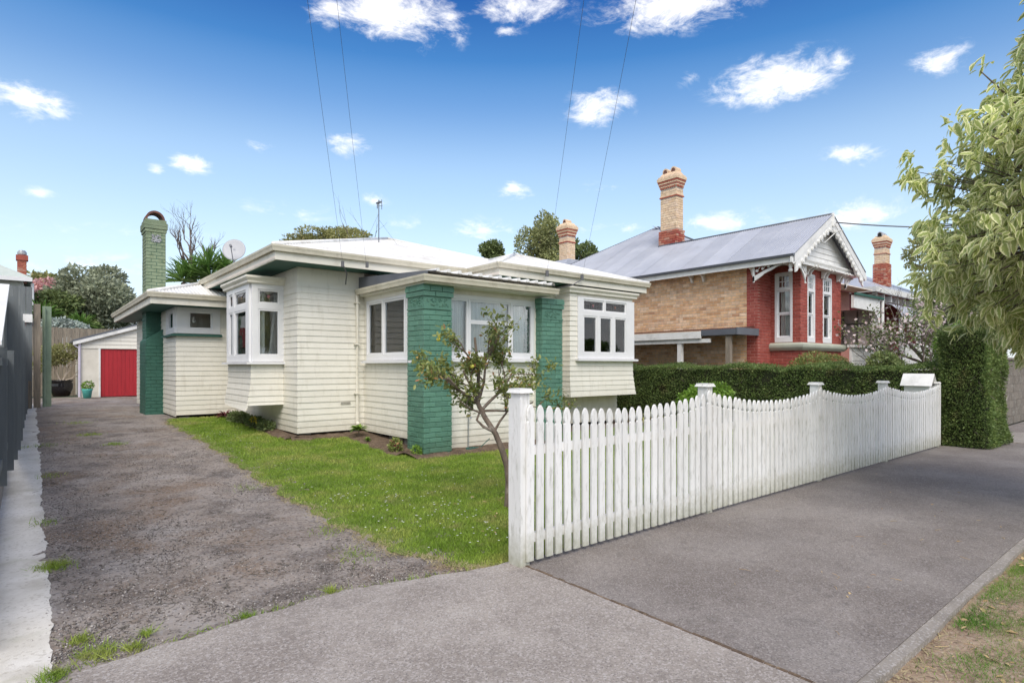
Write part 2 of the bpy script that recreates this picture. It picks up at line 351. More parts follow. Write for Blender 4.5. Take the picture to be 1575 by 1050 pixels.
M_green = mat('green_painted_brick', (.085,.20,.145), (.115,.245,.18), .5, 3, bump=.6, bscale=45, rand=.12, dirt=(.04,.13,.09), dirt_amt=.55, dirt_scale=3)
M_greenold = mat('faded_green_brick_paint', (.17,.22,.14), (.22,.27,.17), .8, 3, bump=.6, bscale=45, rand=.12, dirt=(.09,.11,.05), dirt_amt=.8, dirt_scale=5)
M_greendk = mat('shaded_green_brick_paint', (.032,.105,.075), (.04,.13,.095), .55, 3, bump=.5, bscale=45, rand=.1)  # green brick paint with shade put into its colour, for the rear chimney
M_soffit = mat('dark_green_soffit', (.03,.11,.085), (.025,.09,.07), .6, 4)
M_roof = mat('white_roof_paint', (.74,.74,.72), (.64,.64,.62), .5, 1.5, dirt=(.42,.38,.32), dirt_amt=.6, dirt_scale=3, dirt_stretch=(1,1,1))
M_greyroof = mat('grey_iron_roof', (.40,.42,.47), (.34,.36,.41), .45, 1.2, rand=.06, dirt=(.26,.27,.29), dirt_amt=.35, dirt_scale=2, spec=.5)
M_dkgrey = mat('dark_grey_metal', (.12,.13,.15), (.10,.11,.13), .45, 3)
M_glass = glass_mat()
low_dirt(M_picket, .0, .30, (.27,.27,.17), .75)
low_dirt(M_cream, .15, .50, (.40,.36,.25), .5, 8)
low_dirt(M_green, -.05, .35, (.07,.11,.06), .6, 9)
M_curtain = mat('net_curtain', (.92,.91,.90), (.60,.59,.585), .9, 5, stretch=(7,7,.25))  # darker vertical streaks put fold shading into the net colour
M_interior = mat('interior_plaster', (.82,.74,.66), (.78,.70,.62), .9, 2)
M_lead = mat('lead_came', (.05,.04,.045), (.03,.03,.03), .5)
M_stained = mat('coloured_glass', (.25,.05,.12), (.18,.16,.05), .2, 12)
M_red = mat('red_door_paint', (.40,.022,.03), (.33,.018,.025), .55, 3, bump=.2, rand=.04, stretch=(6,6,.6))
M_plaster = mat('cream_plaster', (.68,.65,.57), (.60,.57,.49), .85, 3, bump=.3, dirt=(.4,.37,.3), dirt_amt=.4)
M_ybrick = brick_mat('yellow_brick', [(.56,.33,.18), (.72,.46,.26), (.78,.55,.34), (.64,.38,.21), (.80,.60,.42), (.50,.28,.16)])
M_ybrickpale = brick_mat('pale_yellow_brick', [(.62,.46,.30), (.74,.58,.41), (.66,.48,.32), (.70,.55,.42)])
M_rbrick = brick_mat('red_painted_brick', [(.29,.065,.05), (.35,.09,.07), (.32,.075,.06), (.38,.11,.085)], bump=.3)
M_cbrick = brick_mat('worn_red_brick', [(.33,.085,.055), (.45,.17,.11), (.30,.06,.045), (.5,.3,.22)])
M_mortar = mat('mortar', (.56,.50,.42), (.48,.43,.36), .95, 8, bump=.3)
M_rmortar = mat('red_mortar', (.46,.22,.18), (.40,.18,.15), .95, 8)
M_stone = mat('painted_stone_band', (.42,.44,.36), (.36,.38,.31), .7, 3)
M_wwhite = mat('weathered_white_timber', (.77,.77,.75), (.68,.68,.66), .6, 4, bump=.15, dirt=(.35,.35,.33), dirt_amt=.4)
M_fencegrey = mat('charcoal_paling_paint', (.16,.175,.178), (.125,.14,.144), .6, 3, bump=.25, rand=.12, stretch=(6,6,.5))
M_timber = mat('raw_weathered_timber', (.26,.22,.17), (.17,.145,.115), .9, 5, bump=.4, rand=.15, stretch=(5,5,.5))
M_bark = mat('bark', (.20,.155,.12), (.10,.075,.06), .9, 10, bump=.8, bscale=30, stretch=(2,2,.6), dirt=(.42,.40,.36), dirt_amt=.5, dirt_scale=9)
M_twig = mat('twig_bark', (.16,.13,.11), (.11,.09,.08), .9, 10)
M_dark = mat('void_shade', (.02,.018,.015), (.015,.013,.012), 1, 3)  # near-black colour standing for shade in gaps and openings
M_block = mat('foundation_block', (.20,.19,.17), (.13,.125,.11), .95, 6, bump=.4)
M_black = mat('black_glaze', (.012,.012,.014), None, .12)
M_teal = mat('teal_plastic', (.10,.45,.40), None, .5)
M_metal = mat('galvanised_metal', (.45,.46,.47), (.38,.39,.40), .4, 4, metallic=.7)
M_wire = mat('cable_black', (.14,.14,.15), None, .6)
M_dish = mat('dish_grey_paint', (.40,.41,.43), (.36,.37,.39), .45, 2)
M_rust = mat('rusty_iron', (.16,.07,.05), (.10,.05,.045), .8, 8)

# ground materials
def ground_mat(name, stops, nscale, speck=None, bump=.4, bscale=120, rough=.9, patches=None, cracks=False):
    m = bpy.data.materials.new(name); m.use_nodes = True; nt = m.node_tree; N = nt.nodes.new; L = nt.links.new
    b = nt.nodes['Principled BSDF']; b.inputs['Roughness'].default_value = rough; b.inputs['Specular IOR Level'].default_value = .2
    geo = N('ShaderNodeNewGeometry'); pos = geo.outputs['Position']
    n = N('ShaderNodeTexNoise'); n.inputs['Scale'].default_value = nscale; n.inputs['Detail'].default_value = 10; n.inputs['Roughness'].default_value = .65; L(pos, n.inputs['Vector'])
    r = N('ShaderNodeValToRGB'); L(n.outputs[0], r.inputs[0]); e = r.color_ramp.elements
    e[0].position, e[0].color = stops[0][0], (*stops[0][1], 1); e[1].position, e[1].color = stops[-1][0], (*stops[-1][1], 1)
    for p, c in stops[1:-1]: q = e.new(p); q.color = (*c, 1)
    col = r.outputs[0]
    if patches:
        for (c, sc, lo, hi, amt, off) in patches:
            mp = N('ShaderNodeMapping'); mp.inputs['Location'].default_value = (off, off*.7, 0); L(pos, mp.inputs[0])
            n2 = N('ShaderNodeTexNoise'); n2.inputs['Scale'].default_value = sc; n2.inputs['Detail'].default_value = 7; n2.inputs['Roughness'].default_value = .6; L(mp.outputs[0], n2.inputs['Vector'])
            mr = N('ShaderNodeMapRange'); mr.inputs[1].default_value = lo; mr.inputs[2].default_value = hi; mr.inputs[4].default_value = amt; L(n2.outputs[0], mr.inputs[0])
            mx = N('ShaderNodeMix'); mx.data_type = 'RGBA'; L(mr.outputs[0], mx.inputs[0]); L(col, mx.inputs[6]); mx.inputs[7].default_value = (*c, 1); col = mx.outputs[2]
    if speck:
        for (sc, lo, hi, c, amt) in speck:
            v = N('ShaderNodeTexVoronoi'); v.inputs['Scale'].default_value = sc; L(pos, v.inputs['Vector'])
            s3 = N('ShaderNodeSeparateColor'); L(v.outputs['Color'], s3.inputs[0])
            mr = N('ShaderNodeMapRange'); mr.inputs[1].default_value = lo; mr.inputs[2].default_value = hi; mr.inputs[4].default_value = amt; L(s3.outputs[0], mr.inputs[0])
            mx = N('ShaderNodeMix'); mx.data_type = 'RGBA'; L(mr.outputs[0], mx.inputs[0]); L(col, mx.inputs[6]); mx.inputs[7].default_value = (*c, 1); col = mx.outputs[2]
    if cracks:
        wn = N('ShaderNodeTexNoise'); wn.inputs['Scale'].default_value = 4; wn.inputs['Detail'].default_value = 6; L(pos, wn.inputs['Vector'])
        va = N('ShaderNodeVectorMath'); va.operation = 'MULTIPLY_ADD'; L(wn.outputs['Color'], va.inputs[0]); va.inputs[1].default_value = (.5, .5, .5); L(pos, va.inputs[2])
        vo = N('ShaderNodeTexVoronoi'); vo.feature = 'DISTANCE_TO_EDGE'; vo.inputs['Scale'].default_value = 1.6; L(va.outputs[0], vo.inputs['Vector'])
        mr = N('ShaderNodeMapRange'); mr.inputs[1].default_value = .012; mr.inputs[2].default_value = .003; mr.inputs[4].default_value = .75; L(vo.outputs['Distance'], mr.inputs[0])
        mx = N('ShaderNodeMix'); mx.data_type = 'RGBA'; L(mr.outputs[0], mx.inputs[0]); L(col, mx.inputs[6]); mx.inputs[7].default_value = (.045, .04, .03, 1); col = mx.outputs[2]
    L(col, b.inputs['Base Color'])
    nb = N('ShaderNodeTexNoise'); nb.inputs['Scale'].default_value = bscale; nb.inputs['Detail'].default_value = 5; L(pos, nb.inputs['Vector'])
    bp = N('ShaderNodeBump'); bp.inputs['Strength'].default_value = bump; bp.inputs['Distance'].default_value = .01; L(nb.outputs[0], bp.inputs['Height']); L(bp.outputs[0], b.inputs['Normal'])
    return m
M_cross = ground_mat('concrete_crossing', [(.3,(.22,.193,.171)),(.5,(.29,.259,.233)),(.7,(.36,.326,.293))], 1.6, speck=[(90,.5,.98,(.50,.47,.45),.5),(140,.8,.95,(.08,.07,.07),.5),(21,.95,.97,(.18,.16,.145),.35)], patches=[((.17,.145,.13),.9,.46,.66,.55,3),((.38,.35,.32),2.2,.55,.7,.5,31)])
M_path = ground_mat('dark_footpath', [(.3,(.14,.121,.109)),(.5,(.19,.168,.153)),(.7,(.25,.225,.206))], 1.1, speck=[(110,.55,.98,(.36,.33,.32),.55),(160,.8,.95,(.045,.04,.04),.5),(19,.95,.97,(.11,.10,.095),.3)], patches=[((.27,.25,.235),.7,.46,.66,.6,7),((.10,.088,.085),.55,.5,.68,.55,19),((.09,.08,.075),2.6,.6,.72,.4,41)])
M_kerb = ground_mat('pale_concrete_edge', [(.3,(.20,.18,.16)),(.7,(.31,.282,.252))], 3, speck=[(100,.7,.98,(.5,.48,.46),.5)])
M_drive = ground_mat('old_asphalt_drive', [(.28,(.155,.128,.108)),(.5,(.245,.21,.182)),(.72,(.33,.292,.262))], 2.2, bump=.9, bscale=60,
    speck=[(70,.6,.97,(.33,.31,.30),.6),(55,.78,.98,(.04,.035,.035),.7)], patches=[((.19,.13,.085),.8,.50,.63,.8,11),((.075,.064,.06),1.7,.5,.66,.7,4),((.33,.305,.285),1.2,.52,.66,.7,23),((.16,.11,.07),3.1,.6,.7,.6,57)], cracks=True)
M_strip = ground_mat('pale_concrete_strip', [(.3,(.52,.495,.44)),(.5,(.62,.60,.55)),(.7,(.70,.68,.64))], 2.0, bump=.3, speck=[(60,.8,.98,(.36,.33,.28),.5)], patches=[((.30,.27,.21),1.4,.52,.70,.6,2),((.34,.36,.22),2.4,.6,.75,.4,9)])
M_soil = ground_mat('garden_soil', [(.3,(.07,.05,.035)),(.5,(.12,.085,.06)),(.7,(.19,.14,.10))], 6, bump=1, bscale=50, speck=[(60,.8,.98,(.25,.19,.13),.6)])
M_berm = ground_mat('verge_dirt', [(.3,(.19,.135,.095)),(.5,(.29,.21,.15)),(.7,(.38,.29,.21))], 5, bump=1, bscale=60, speck=[(70,.75,.98,(.42,.36,.28),.6),(50,.8,.95,(.09,.06,.04),.5)])
M_turf = ground_mat('turf_base', [(.3,(.09,.14,.025)),(.5,(.13,.19,.035)),(.72,(.20,.22,.07))], 2.4, bump=1, bscale=80, patches=[((.26,.24,.10),1.3,.58,.75,.5,5)])
M_farground = ground_mat('far_ground', [(.3,(.05,.07,.03)),(.7,(.10,.11,.06))], .4)

def grass_mat():
    m = bpy.data.materials.new('grass_blades'); m.use_nodes = True; nt = m.node_tree; N = nt.nodes.new; L = nt.links.new
    b = nt.nodes['Principled BSDF']; b.inputs['Roughness'].default_value = .5; b.inputs['Specular IOR Level'].default_value = .25
    geo = N('ShaderNodeNewGeometry')
    n = N('ShaderNodeTexNoise'); n.inputs['Scale'].default_value = 1.6; n.inputs['Detail'].default_value = 6; L(geo.outputs['Position'], n.inputs['Vector'])
    r = N('ShaderNodeValToRGB'); L(n.outputs[0], r.inputs[0]); e = r.color_ramp.elements
    e[0].position, e[0].color = .3, (.135,.235,.025, 1); e[1].position, e[1].color = .74, (.42,.41,.13, 1); q = e.new(.5); q.color = (.25,.36,.05, 1)
    rr = N('ShaderNodeMapRange'); L(geo.outputs['Random Per Island'], rr.inputs[0]); rr.inputs[3].default_value = .7; rr.inputs[4].default_value = 1.35
    hs = N('ShaderNodeHueSaturation'); L(r.outputs[0], hs.inputs['Color']); L(rr.outputs[0], hs.inputs['Value']); L(hs.outputs[0], b.inputs['Base Color'])
    tr = N('ShaderNodeBsdfTranslucent'); L(hs.outputs[0], tr.inputs[0]); ms = N('ShaderNodeMixShader'); ms.inputs[0].default_value = .35
    L(b.outputs[0], ms.inputs[1]); L(tr.outputs[0], ms.inputs[2]); L(ms.outputs[0], nt.nodes['Material Output'].inputs[0])
    return m
M_grass = grass_mat()
M_hedge = leaf_mat('hedge_leaves', (.09,.145,.04), (.19,.27,.08), .5, .3, scale=1.7, c3=(.32,.36,.13))
def brown_spots(m, c, sc, lo, hi, amt):
    nt = m.node_tree; N = nt.nodes.new; L = nt.links.new; b = nt.nodes['Principled BSDF']; src = b.inputs['Base Color'].links[0].from_socket
    geo = N('ShaderNodeNewGeometry'); n = N('ShaderNodeTexNoise'); n.inputs['Scale'].default_value = sc; n.inputs['Detail'].default_value = 5; L(geo.outputs['Position'], n.inputs['Vector'])
    r = N('ShaderNodeMapRange'); L(n.outputs[0], r.inputs[0]); r.inputs[1].default_value = lo; r.inputs[2].default_value = hi; r.inputs[4].default_value = amt
    mx = N('ShaderNodeMix'); mx.data_type = 'RGBA'; L(r.outputs[0], mx.inputs[0]); L(src, mx.inputs[6]); mx.inputs[7].default_value = (*c, 1); L(mx.outputs[2], b.inputs['Base Color'])
brown_spots(M_hedge, (.17, .12, .06), 3.4, .60, .72, .7)
brown_spots(M_hedge, (.24, .30, .09), 5.5, .56, .70, .6)
brown_spots(M_grass, (.40, .34, .17), 2.1, .60, .74, .8)
M_hcore = mat('hedge_inside_shade', (.018,.028,.010), (.03,.03,.015), 1, 5)
M_vari = leaf_mat('variegated_leaves', (.31,.39,.11), (.47,.54,.20), .35, .45, vari=(.88,.87,.52), scale=1.2)
M_citrus = leaf_mat('camellia_leaves', (.14,.20,.055), (.36,.38,.13), .35, .4, c3=(.50,.22,.12))
M_tree1 = leaf_mat('grey_green_leaves', (.22,.25,.165), (.38,.41,.28), .6, .3, scale=.8)
M_tree2 = leaf_mat('olive_leaves', (.25,.27,.09), (.42,.41,.18), .6, .35, scale=.6, c3=(.3,.2,.09))
M_tree3 = leaf_mat('dark_green_leaves', (.12,.17,.06), (.23,.28,.11), .5, .3, scale=.7)
M_pine = leaf_mat('conifer_foliage', (.22,.25,.10), (.38,.39,.18), .6, .3, scale=.7)
M_palm = leaf_mat('palm_blades', (.09,.19,.04), (.20,.33,.08), .4, .25)
M_bright = leaf_mat('bright_shrub_leaves', (.12,.24,.03), (.24,.38,.06), .4, .3)
M_pink = leaf_mat('pink_blossom', (.62,.32,.30), (.70,.48,.46), .6, .3)
M_mag = leaf_mat('pale_pink_petals', (.66,.52,.52), (.76,.68,.68), .6, .3)
M_redleaf = leaf_mat('burgundy_leaves', (.12,.02,.03), (.22,.05,.06), .4, .2)
M_silver = leaf_mat('silver_leaves', (.35,.42,.38), (.50,.55,.50), .6, .2)
M_yellow = leaf_mat('yellow_petals', (.75,.55,.03), (.8,.65,.08), .5, .2)
M_daisy = leaf_mat('daisy_petals', (.75,.75,.74), (.82,.82,.8), .6, .2)
M_litter = leaf_mat('dry_leaves', (.28,.16,.07), (.55,.42,.22), .7, .1, c3=(.6,.5,.15))
M_fruit = mat('yellow_fruit', (.55,.48,.06), (.45,.45,.08), .4, 8)

# ------------------------------------------------------------------ leaf clouds (numpy)
def unit(a): return a/np.maximum(np.linalg.norm(a, axis=1, keepdims=True), 1e-9)
def leaf_mesh(name, P, A, Nn, L, Wd, mat, parent=None, seg=1, fold=.25, droop=0., uvs=False, **tags):
    """one mesh of leaves. P base points, A length directions, Nn normals, L lengths, Wd widths"""
    n = len(P); A = unit(A); B = unit(np.cross(Nn, A)); C = unit(np.cross(A, B)); L = np.broadcast_to(L, n)[:, None]; Wd = np.broadcast_to(Wd, n)[:, None]
    if seg == 1:
        tpl = [(0,0,0), (.5,.5,fold), (1,0,0), (.5,-.5,fold)]; fs = [(0,1,2), (0,2,3)]
    else:
        st = [(0, .12), (.25, .42), (.5, .5), (.78, .34), (1, .02)]
        tpl = []; fs = []
        for t, w in st: tpl += [(t, -w, fold*w*2), (t, 0, 0), (t, w, fold*w*2)]
        for i in range(len(st)-1):
            a = i*3; fs += [(a, a+3, a+4, a+1), (a+1, a+4, a+5, a+2)]
    V = np.zeros((n, len(tpl), 3))
    for k, (t, w, h) in enumerate(tpl):
        V[:, k] = P + A*L*t + B*Wd*w + C*Wd*h*.5
        if droop: V[:, k, 2] -= (t*t*droop*L[:, 0])
    nv = len(tpl); F = np.array([i for f in fs for i in f]); off = (np.arange(n)*nv)
    loops = (F[None, :] + off[:, None]).ravel(); fl = np.array([len(f) for f in fs])
    tot = np.tile(fl, n); start = np.concatenate([[0], np.cumsum(tot)[:-1]])
    V = V.reshape(-1, 3); c = V.mean(0)
    me = bpy.data.meshes.new(name); me.vertices.add(len(V)); me.vertices.foreach_set('co', (V-c).ravel())
    me.loops.add(len(loops)); me.loops.foreach_set('vertex_index', loops.astype(np.int32))
    me.polygons.add(len(tot)); me.polygons.foreach_set('loop_start', start.astype(np.int32)); me.polygons.foreach_set('loop_total', tot.astype(np.int32))
    if uvs:
        uvl = me.uv_layers.new(name='UVMap'); t = np.array([[(i % 3)-1, tpl[i][0]] for i in F], dtype=float)
        uvl.data.foreach_set('uv', np.tile(t, (n, 1)).ravel())
    me.update(calc_edges=True); me.validate()
    return link(name, me, mat, parent, c, seg > 1, **tags)
def ell_points(c, r, n, shell=.55):
    d = unit(rng.normal(size=(n, 3))); rr = shell + (1-shell)*rng.random(n)**.7
    return np.array(c) + d*np.array(r)*rr[:, None], d
def crown_cloud(name, clumps, n, size, mat, parent, upbias=.4, seg=1, droop=0, shell=.55, wr=.5, **tags):
    Ps = []; Ds = []; tot = sum(r[0]*r[1]+r[1]*r[2]+.001 for c, r in clumps)
    for c, r in clumps:
        k = max(8, int(n*(r[0]*r[1]+r[1]*r[2])/tot)); p, d = ell_points(c, r, k, shell); Ps.append(p); Ds.append(d)
    P = np.concatenate(Ps); D = np.concatenate(Ds); n = len(P)
    A = unit(D + rng.normal(size=(n, 3))*.8 + np.array([0, 0, -droop])); Nn = unit(D*.6 + rng.normal(size=(n, 3))*.6 + np.array([0, 0, upbias]))
    L = size*(.6+.8*rng.random(n))
    return leaf_mesh(name, P, A, Nn, L, L*wr, mat, parent, seg, **tags)
def grow(mb, p, d, length, rad, depth, tips, spread=.6, nseg=4, up=.15, sides=6, kids=3, shrink=.68, gravity=0):
    p = Vector(p); d = Vector(d).normalized(); path = [p.copy()]; rads = [rad]
    for i in range(nseg):
        d = (d + Vector((random.gauss(0, .16), random.gauss(0, .16), random.gauss(0, .12)+up*.3-gravity))).normalized()
        p = p + d*(length/nseg); path.append(p.copy()); rads.append(rad*(1-(.45*(i+1)/nseg)))
    mb.tube(path, rads, sides)
    if depth == 0: tips.append((p.copy(), d.copy())); return
    for k in range(kids):
        i = random.randint(max(1, nseg-2), nseg); q = path[i]
        a = Vector((random.gauss(0, 1), random.gauss(0, 1), random.gauss(0, .6))).normalized()
        nd = (d + a*spread + Vector((0, 0, up))).normalized()
        grow(mb, q, nd, length*shrink*random.uniform(.8, 1.15), rads[i]*.72, depth-1, tips, spread, nseg, up, max(4, sides-1), kids, shrink, gravity)
def blob_tree(name, loc, H, crown_c, crown_r, nclump, nleaf, leaf, m, label, cat='tree', group=None, clr=.42, trunk_r=.2, bark=None, upbias=.4):
    t = thing(name, loc, label, cat, group); x, y, z = loc
    tb = MB(); c = Vector(crown_c); path = [Vector(loc), Vector(loc)*.5+c*.5+Vector((.1, 0, -.2)), c]
    tb.tube(path, [trunk_r, trunk_r*.7, trunk_r*.3], 8)
    clumps = []
    for i in range(nclump):
        d = unit(rng.normal(size=(1, 3)))[0]; q = np.array(crown_c)+d*np.array(crown_r)*rng.uniform(.35, .8)
        rr = np.array(crown_r)*clr*rng.uniform(.7, 1.15); clumps.append((q, rr))
        tb.tube([path[1], Vector(q)*.5+c*.5, Vector(q)], [trunk_r*.4, trunk_r*.22, trunk_r*.08], 5)
    tb.build('trunk', bark or M_bark, t)
    crown_cloud('crown', clumps, nleaf, leaf, m, t, upbias=upbias)
    return t

# ================================================================== GROUND
def sheet(name, rows, mat, noise=0, nx=14, kind='structure', under=.0):
    """rows: list of (Y, x_left, x_right, z)"""
    vs = []; fs = []
    for (Y, a, b, z) in rows:
        for i in range(nx+1):
            X = a+(b-a)*i/nx; vs.append((X, Y, z+random.uniform(-noise, noise)))
    n = nx+1
    for j in range(len(rows)-1):
        for i in range(nx): fs.append((j*n+i, j*n+i+1, (j+1)*n+i+1, (j+1)*n+i))
    mb = MB(); mb.add(vs, fs); o = mb.build(name, mat, None); o['kind'] = kind; return o
mb = MB(); mb.add([(-600,-600,-.16),(900,-600,-.16),(900,900,-.16),(-600,900,-.16)], [(0,1,2,3)]); g0 = mb.build('ground', M_farground); g0['kind'] = 'structure'
# concrete crossing with a broken inner edge; dark footpath; kerb edge
def slab(name, top, bot_z, mat, z=0.0):
    mb = MB(); n = len(top); mb.prism([(x, y, z) for x, y in top][::-1], (0, 0, bot_z-z)); o = mb.build(name, mat); fix_normals(o); o['kind'] = 'structure'; return o
edge = []
x = 2.86
while x > .14:
    base = np.interp(x, [.1, .7, 1.15, 1.6, 2.08, 2.4, 2.86], [3.58, 3.64, 3.70, 3.74, 3.62, 3.53, 3.47])
    edge.append((x, float(base)+random.uniform(-.018, .018))); x -= random.uniform(.04, .09)
ex_ = [e[0] for e in edge][::-1]; ey_ = [e[1] for e in edge][::-1]
xs_ = sorted(set([-3.0, -1.5, -.4, 0.02]+ex_)); mb = MB(); vs = []; fs = []
for i, x in enumerate(xs_):
    yb = float(np.interp(x, [-3, 0.0, .07]+ex_, [3.1, 3.2, 3.5]+ey_)); y0 = float(np.interp(x, [-3, 2.86], [.75, 1.03]))
    vs += [(x, y0, 0), (x, yb-.012, 0), (x, yb, -.008), (x, yb+.006, -.14), (x, y0, -.14)]
    if i:
        a, b = 5*(i-1), 5*i; fs += [(a, b, b+1, a+1), (a+1, b+1, b+2, a+2), (a+2, b+2, b+3, a+3), (a+4, b+4, b, a)]
n_ = 5*(len(xs_)-1); fs.append((n_, n_+4, n_+3, n_+2, n_+1)); mb.add(vs, fs); o = mb.build('driveway_crossing', M_cross); o['kind'] = 'structure'
slab('footpath', [(2.863, 1.10), (60, 1.10), (60, 3.36), (13.0, 3.36), (2.863, 3.40)], -.14, M_path, .002)
ke = []
for i in range(270):
    ke.append((2.87+i*.2, 1.035+.012*math.sin(i*.9)+random.uniform(-.010, .010)))
slab('footpath_edge', [(2.863, 1.098)] + ke + [(58, 1.098)], -.14, M_kerb, -.003)
# joint filler between the two slabs
mb = MB(); 
for i in range(40):
    y0 = 1.05+i*.06; mb.box(2.850+random.uniform(-.004,.002), 2.868+random.uniform(-.002,.006), y0, y0+.055, -.02, random.uniform(.0015, .005))
j = mb.build('joint_filler', M_rust if False else M_soil); j['kind'] = 'structure'
# neighbour's ground left of the strip, yard soil and driveway
Ys = [3.2, 3.4] + [3.6+.22*i for i in range(128)]
sheet('yard_soil', [(Y, -9 if Y > 3.3 else -9, 13.1, gz(Y)-.05) for Y in Ys if Y < 32], M_soil, .006, 30)
sheet('driveway', [(Y, .0, 2.9 if Y < 17 else np.interp(Y, [17, 18, 31], [2.9, 6.5, 6.5]), gz(Y)-.022) for Y in [3.3]+[3.4+.11*i for i in range(252)] if Y < 31], M_drive, .006, 30)
SRW = [0.0]
for _i in range(700): SRW.append(SRW[-1]*.90+random.gauss(0, .0065))
def strip_right(Y): return .085+SRW[int(Y*26) % 690]
sheet('concrete_strip', [(Y, -.60, strip_right(Y), gz(Y)-.017) for Y in [3.0+.04*i for i in range(570)]], M_strip, .0006, 5)
sheet('concrete_strip', [(Y, -3.5, .06, -.004) for Y in (0.5, 1.5, 2.5, 3.3)], M_strip, .001, 5)
# lawn
def lawn_left(Y): return float(np.interp(Y, [3.44, 3.52, 3.75, 4.3, 5.1, 6.6, 8.6, 11.6, 13.5, 15.0], [2.88, 2.62, 2.42, 2.30, 2.24, 2.26, 2.30, 2.26, 2.20, 2.25]))+.03*math.sin(Y*5.3)+.03*math.sin(Y*11+2)
lawnrows = []
Y = 3.46
while Y < 14.9:
    lawnrows.append((Y, lawn_left(Y)+random.uniform(-.02, .02), 12.9 if Y < 9 else 4.6, gz(Y)-.017)); Y += .09
sheet('lawn', lawnrows, M_turf, .006, 40)
# garden beds along the walls
def bed(pts_l, name='garden_bed'):
    mb = MB(); vs = []; fs = []
    for (xa, ya, xb, yb) in pts_l:
        for i in range(6):
            X = xa+(xb-xa)*i/5; Yc = ya+(yb-ya)*i/5; vs.append((X+random.uniform(-.03,.03)*(i == 0), Yc, gz(Yc)+(-.03 if i == 0 else (.0 if i == 1 else .015)+random.uniform(0, .025))))
    for j in range(len(pts_l)-1):
        for i in range(5): fs.append((j*6+i, j*6+i+1, (j+1)*6+i+1, (j+1)*6+i))
    mb.add(vs, fs); o = mb.build(name, M_soil); o['kind'] = 'structure'; fix_normals(o)
bed([(4.52+.05*math.sin(i*1.7), 8.55+.12*i, 5.2, 8.55+.12*i) for i in range(19)])
bed([(3.55+.09*i, 10.42+.06*math.sin(i*1.3), 3.62+.09*i, 10.85) for i in range(18)])
bed([(3.42+.06*math.sin(i*1.1), 10.6+.14*i, 3.85, 10.6+.14*i) for i in range(33)])
bed([(4.7+.1*i, 8.02+.03*math.sin(i*2), 4.7+.1*i, 8.55) for i in range(30)])
# verge (berm) with dirt towards the path
bm = MB(); vs = []; fs = []; nx, ny = 120, 26
for jj in range(ny+1):
    for i in range(nx+1):
        X = -4+i*.35; Yv = 1.04-jj*.22
        vs.append((X, Yv, -.035-.01*math.sin(X*2.1+jj)+random.uniform(-.008, .008)+.02*min(1, jj*.2)))
for jj in range(ny):
    for i in range(nx): fs.append((jj*(nx+1)+i, (jj+1)*(nx+1)+i, (jj+1)*(nx+1)+i+1, jj*(nx+1)+i+1))
bm.add(vs, fs); o = bm.build('verge', M_berm); o['kind'] = 'structure'
mb = MB(); mb.box(-80, 80, -14, -5.1, -.155, -.14); o = mb.build('road', M_path); o['kind'] = 'structure'
mb = MB(); mb.box(-80, 80, -5.1, -4.93, -.155, -.01); o = mb.build('road_kerb', M_kerb); o['kind'] = 'structure'

# ------------------------------------------------------------------ grass, gravel, daisies, litter
def blades(name, P, h, w, mat, lean=.5, label=None, cat=None):
    n = len(P); a = rng.random(n)*2*PI; D = np.stack([np.cos(a), np.sin(a), np.zeros(n)], 1)
    le = rng.normal(size=(n, 3))*lean*h[:, None]; le[:, 2] = 0
    V = np.zeros((n, 3, 3)); V[:, 0] = P-D*w[:, None]/2; V[:, 1] = P+D*w[:, None]/2; V[:, 2] = P+le; V[:, 2, 2] = P[:, 2]+h
    V = V.reshape(-1, 3); c = V.mean(0); c[2] = V[:, 2].min()
    me = bpy.data.meshes.new(name); me.vertices.add(len(V)); me.vertices.foreach_set('co', (V-c).ravel())
    me.loops.add(len(V)); me.loops.foreach_set('vertex_index', np.arange(len(V), dtype=np.int32))
    me.polygons.add(n); me.polygons.foreach_set('loop_start', np.arange(0, 3*n, 3, dtype=np.int32)); me.polygons.foreach_set('loop_total', np.full(n, 3, dtype=np.int32))
    me.update(calc_edges=True)
    o = link(name, me, mat, None, c); o['kind'] = 'stuff'
    if label: o['label'] = label; o['category'] = cat
    return o
def lawn_pts(n, nearbias=True):
    X = rng.uniform(2.15, 12.6, n*3); Y = 3.46+(15-3.46)*rng.random(n*3)**1.6
    ll = np.array([lawn_left(y) for y in Y]); edge = X-ll
    ok = (edge > rng.normal(0, .05, len(X))) & ~((X > 3.7) & (Y > 10.5)) & ~((X > 4.75) & (Y > 8.2)) & ~((X > 3.45) & (Y > 11)) & ~((X > 4.5) & (Y > 8.5) & (Y < 10.5) & (rng.random(len(X)) > .12)) & (Y < 14.9) & ~((X > 12.3) | ((X > 6.5) & (rng.random(len(X)) > .45)))
    thin = (edge < .3) & (rng.random(len(X)) > (edge+.05)/.35)
    ok &= ~thin
    X, Y = X[ok][:n], Y[ok][:n]
    return np.stack([X, Y, np.interp(Y, [7, 8.3, 10.7, 15, 20], [0, .03, .19, .33, .28])-.018], 1)
P = lawn_pts(210000); n = len(P)
dist = np.hypot(P[:, 0], P[:, 1])
blades('grass', P, (.014+.024*rng.random(n)), (.004+.0035*rng.random(n))*(1+dist*.09), M_grass, .55, 'short green lawn grass in front of the cream bungalow', 'grass')
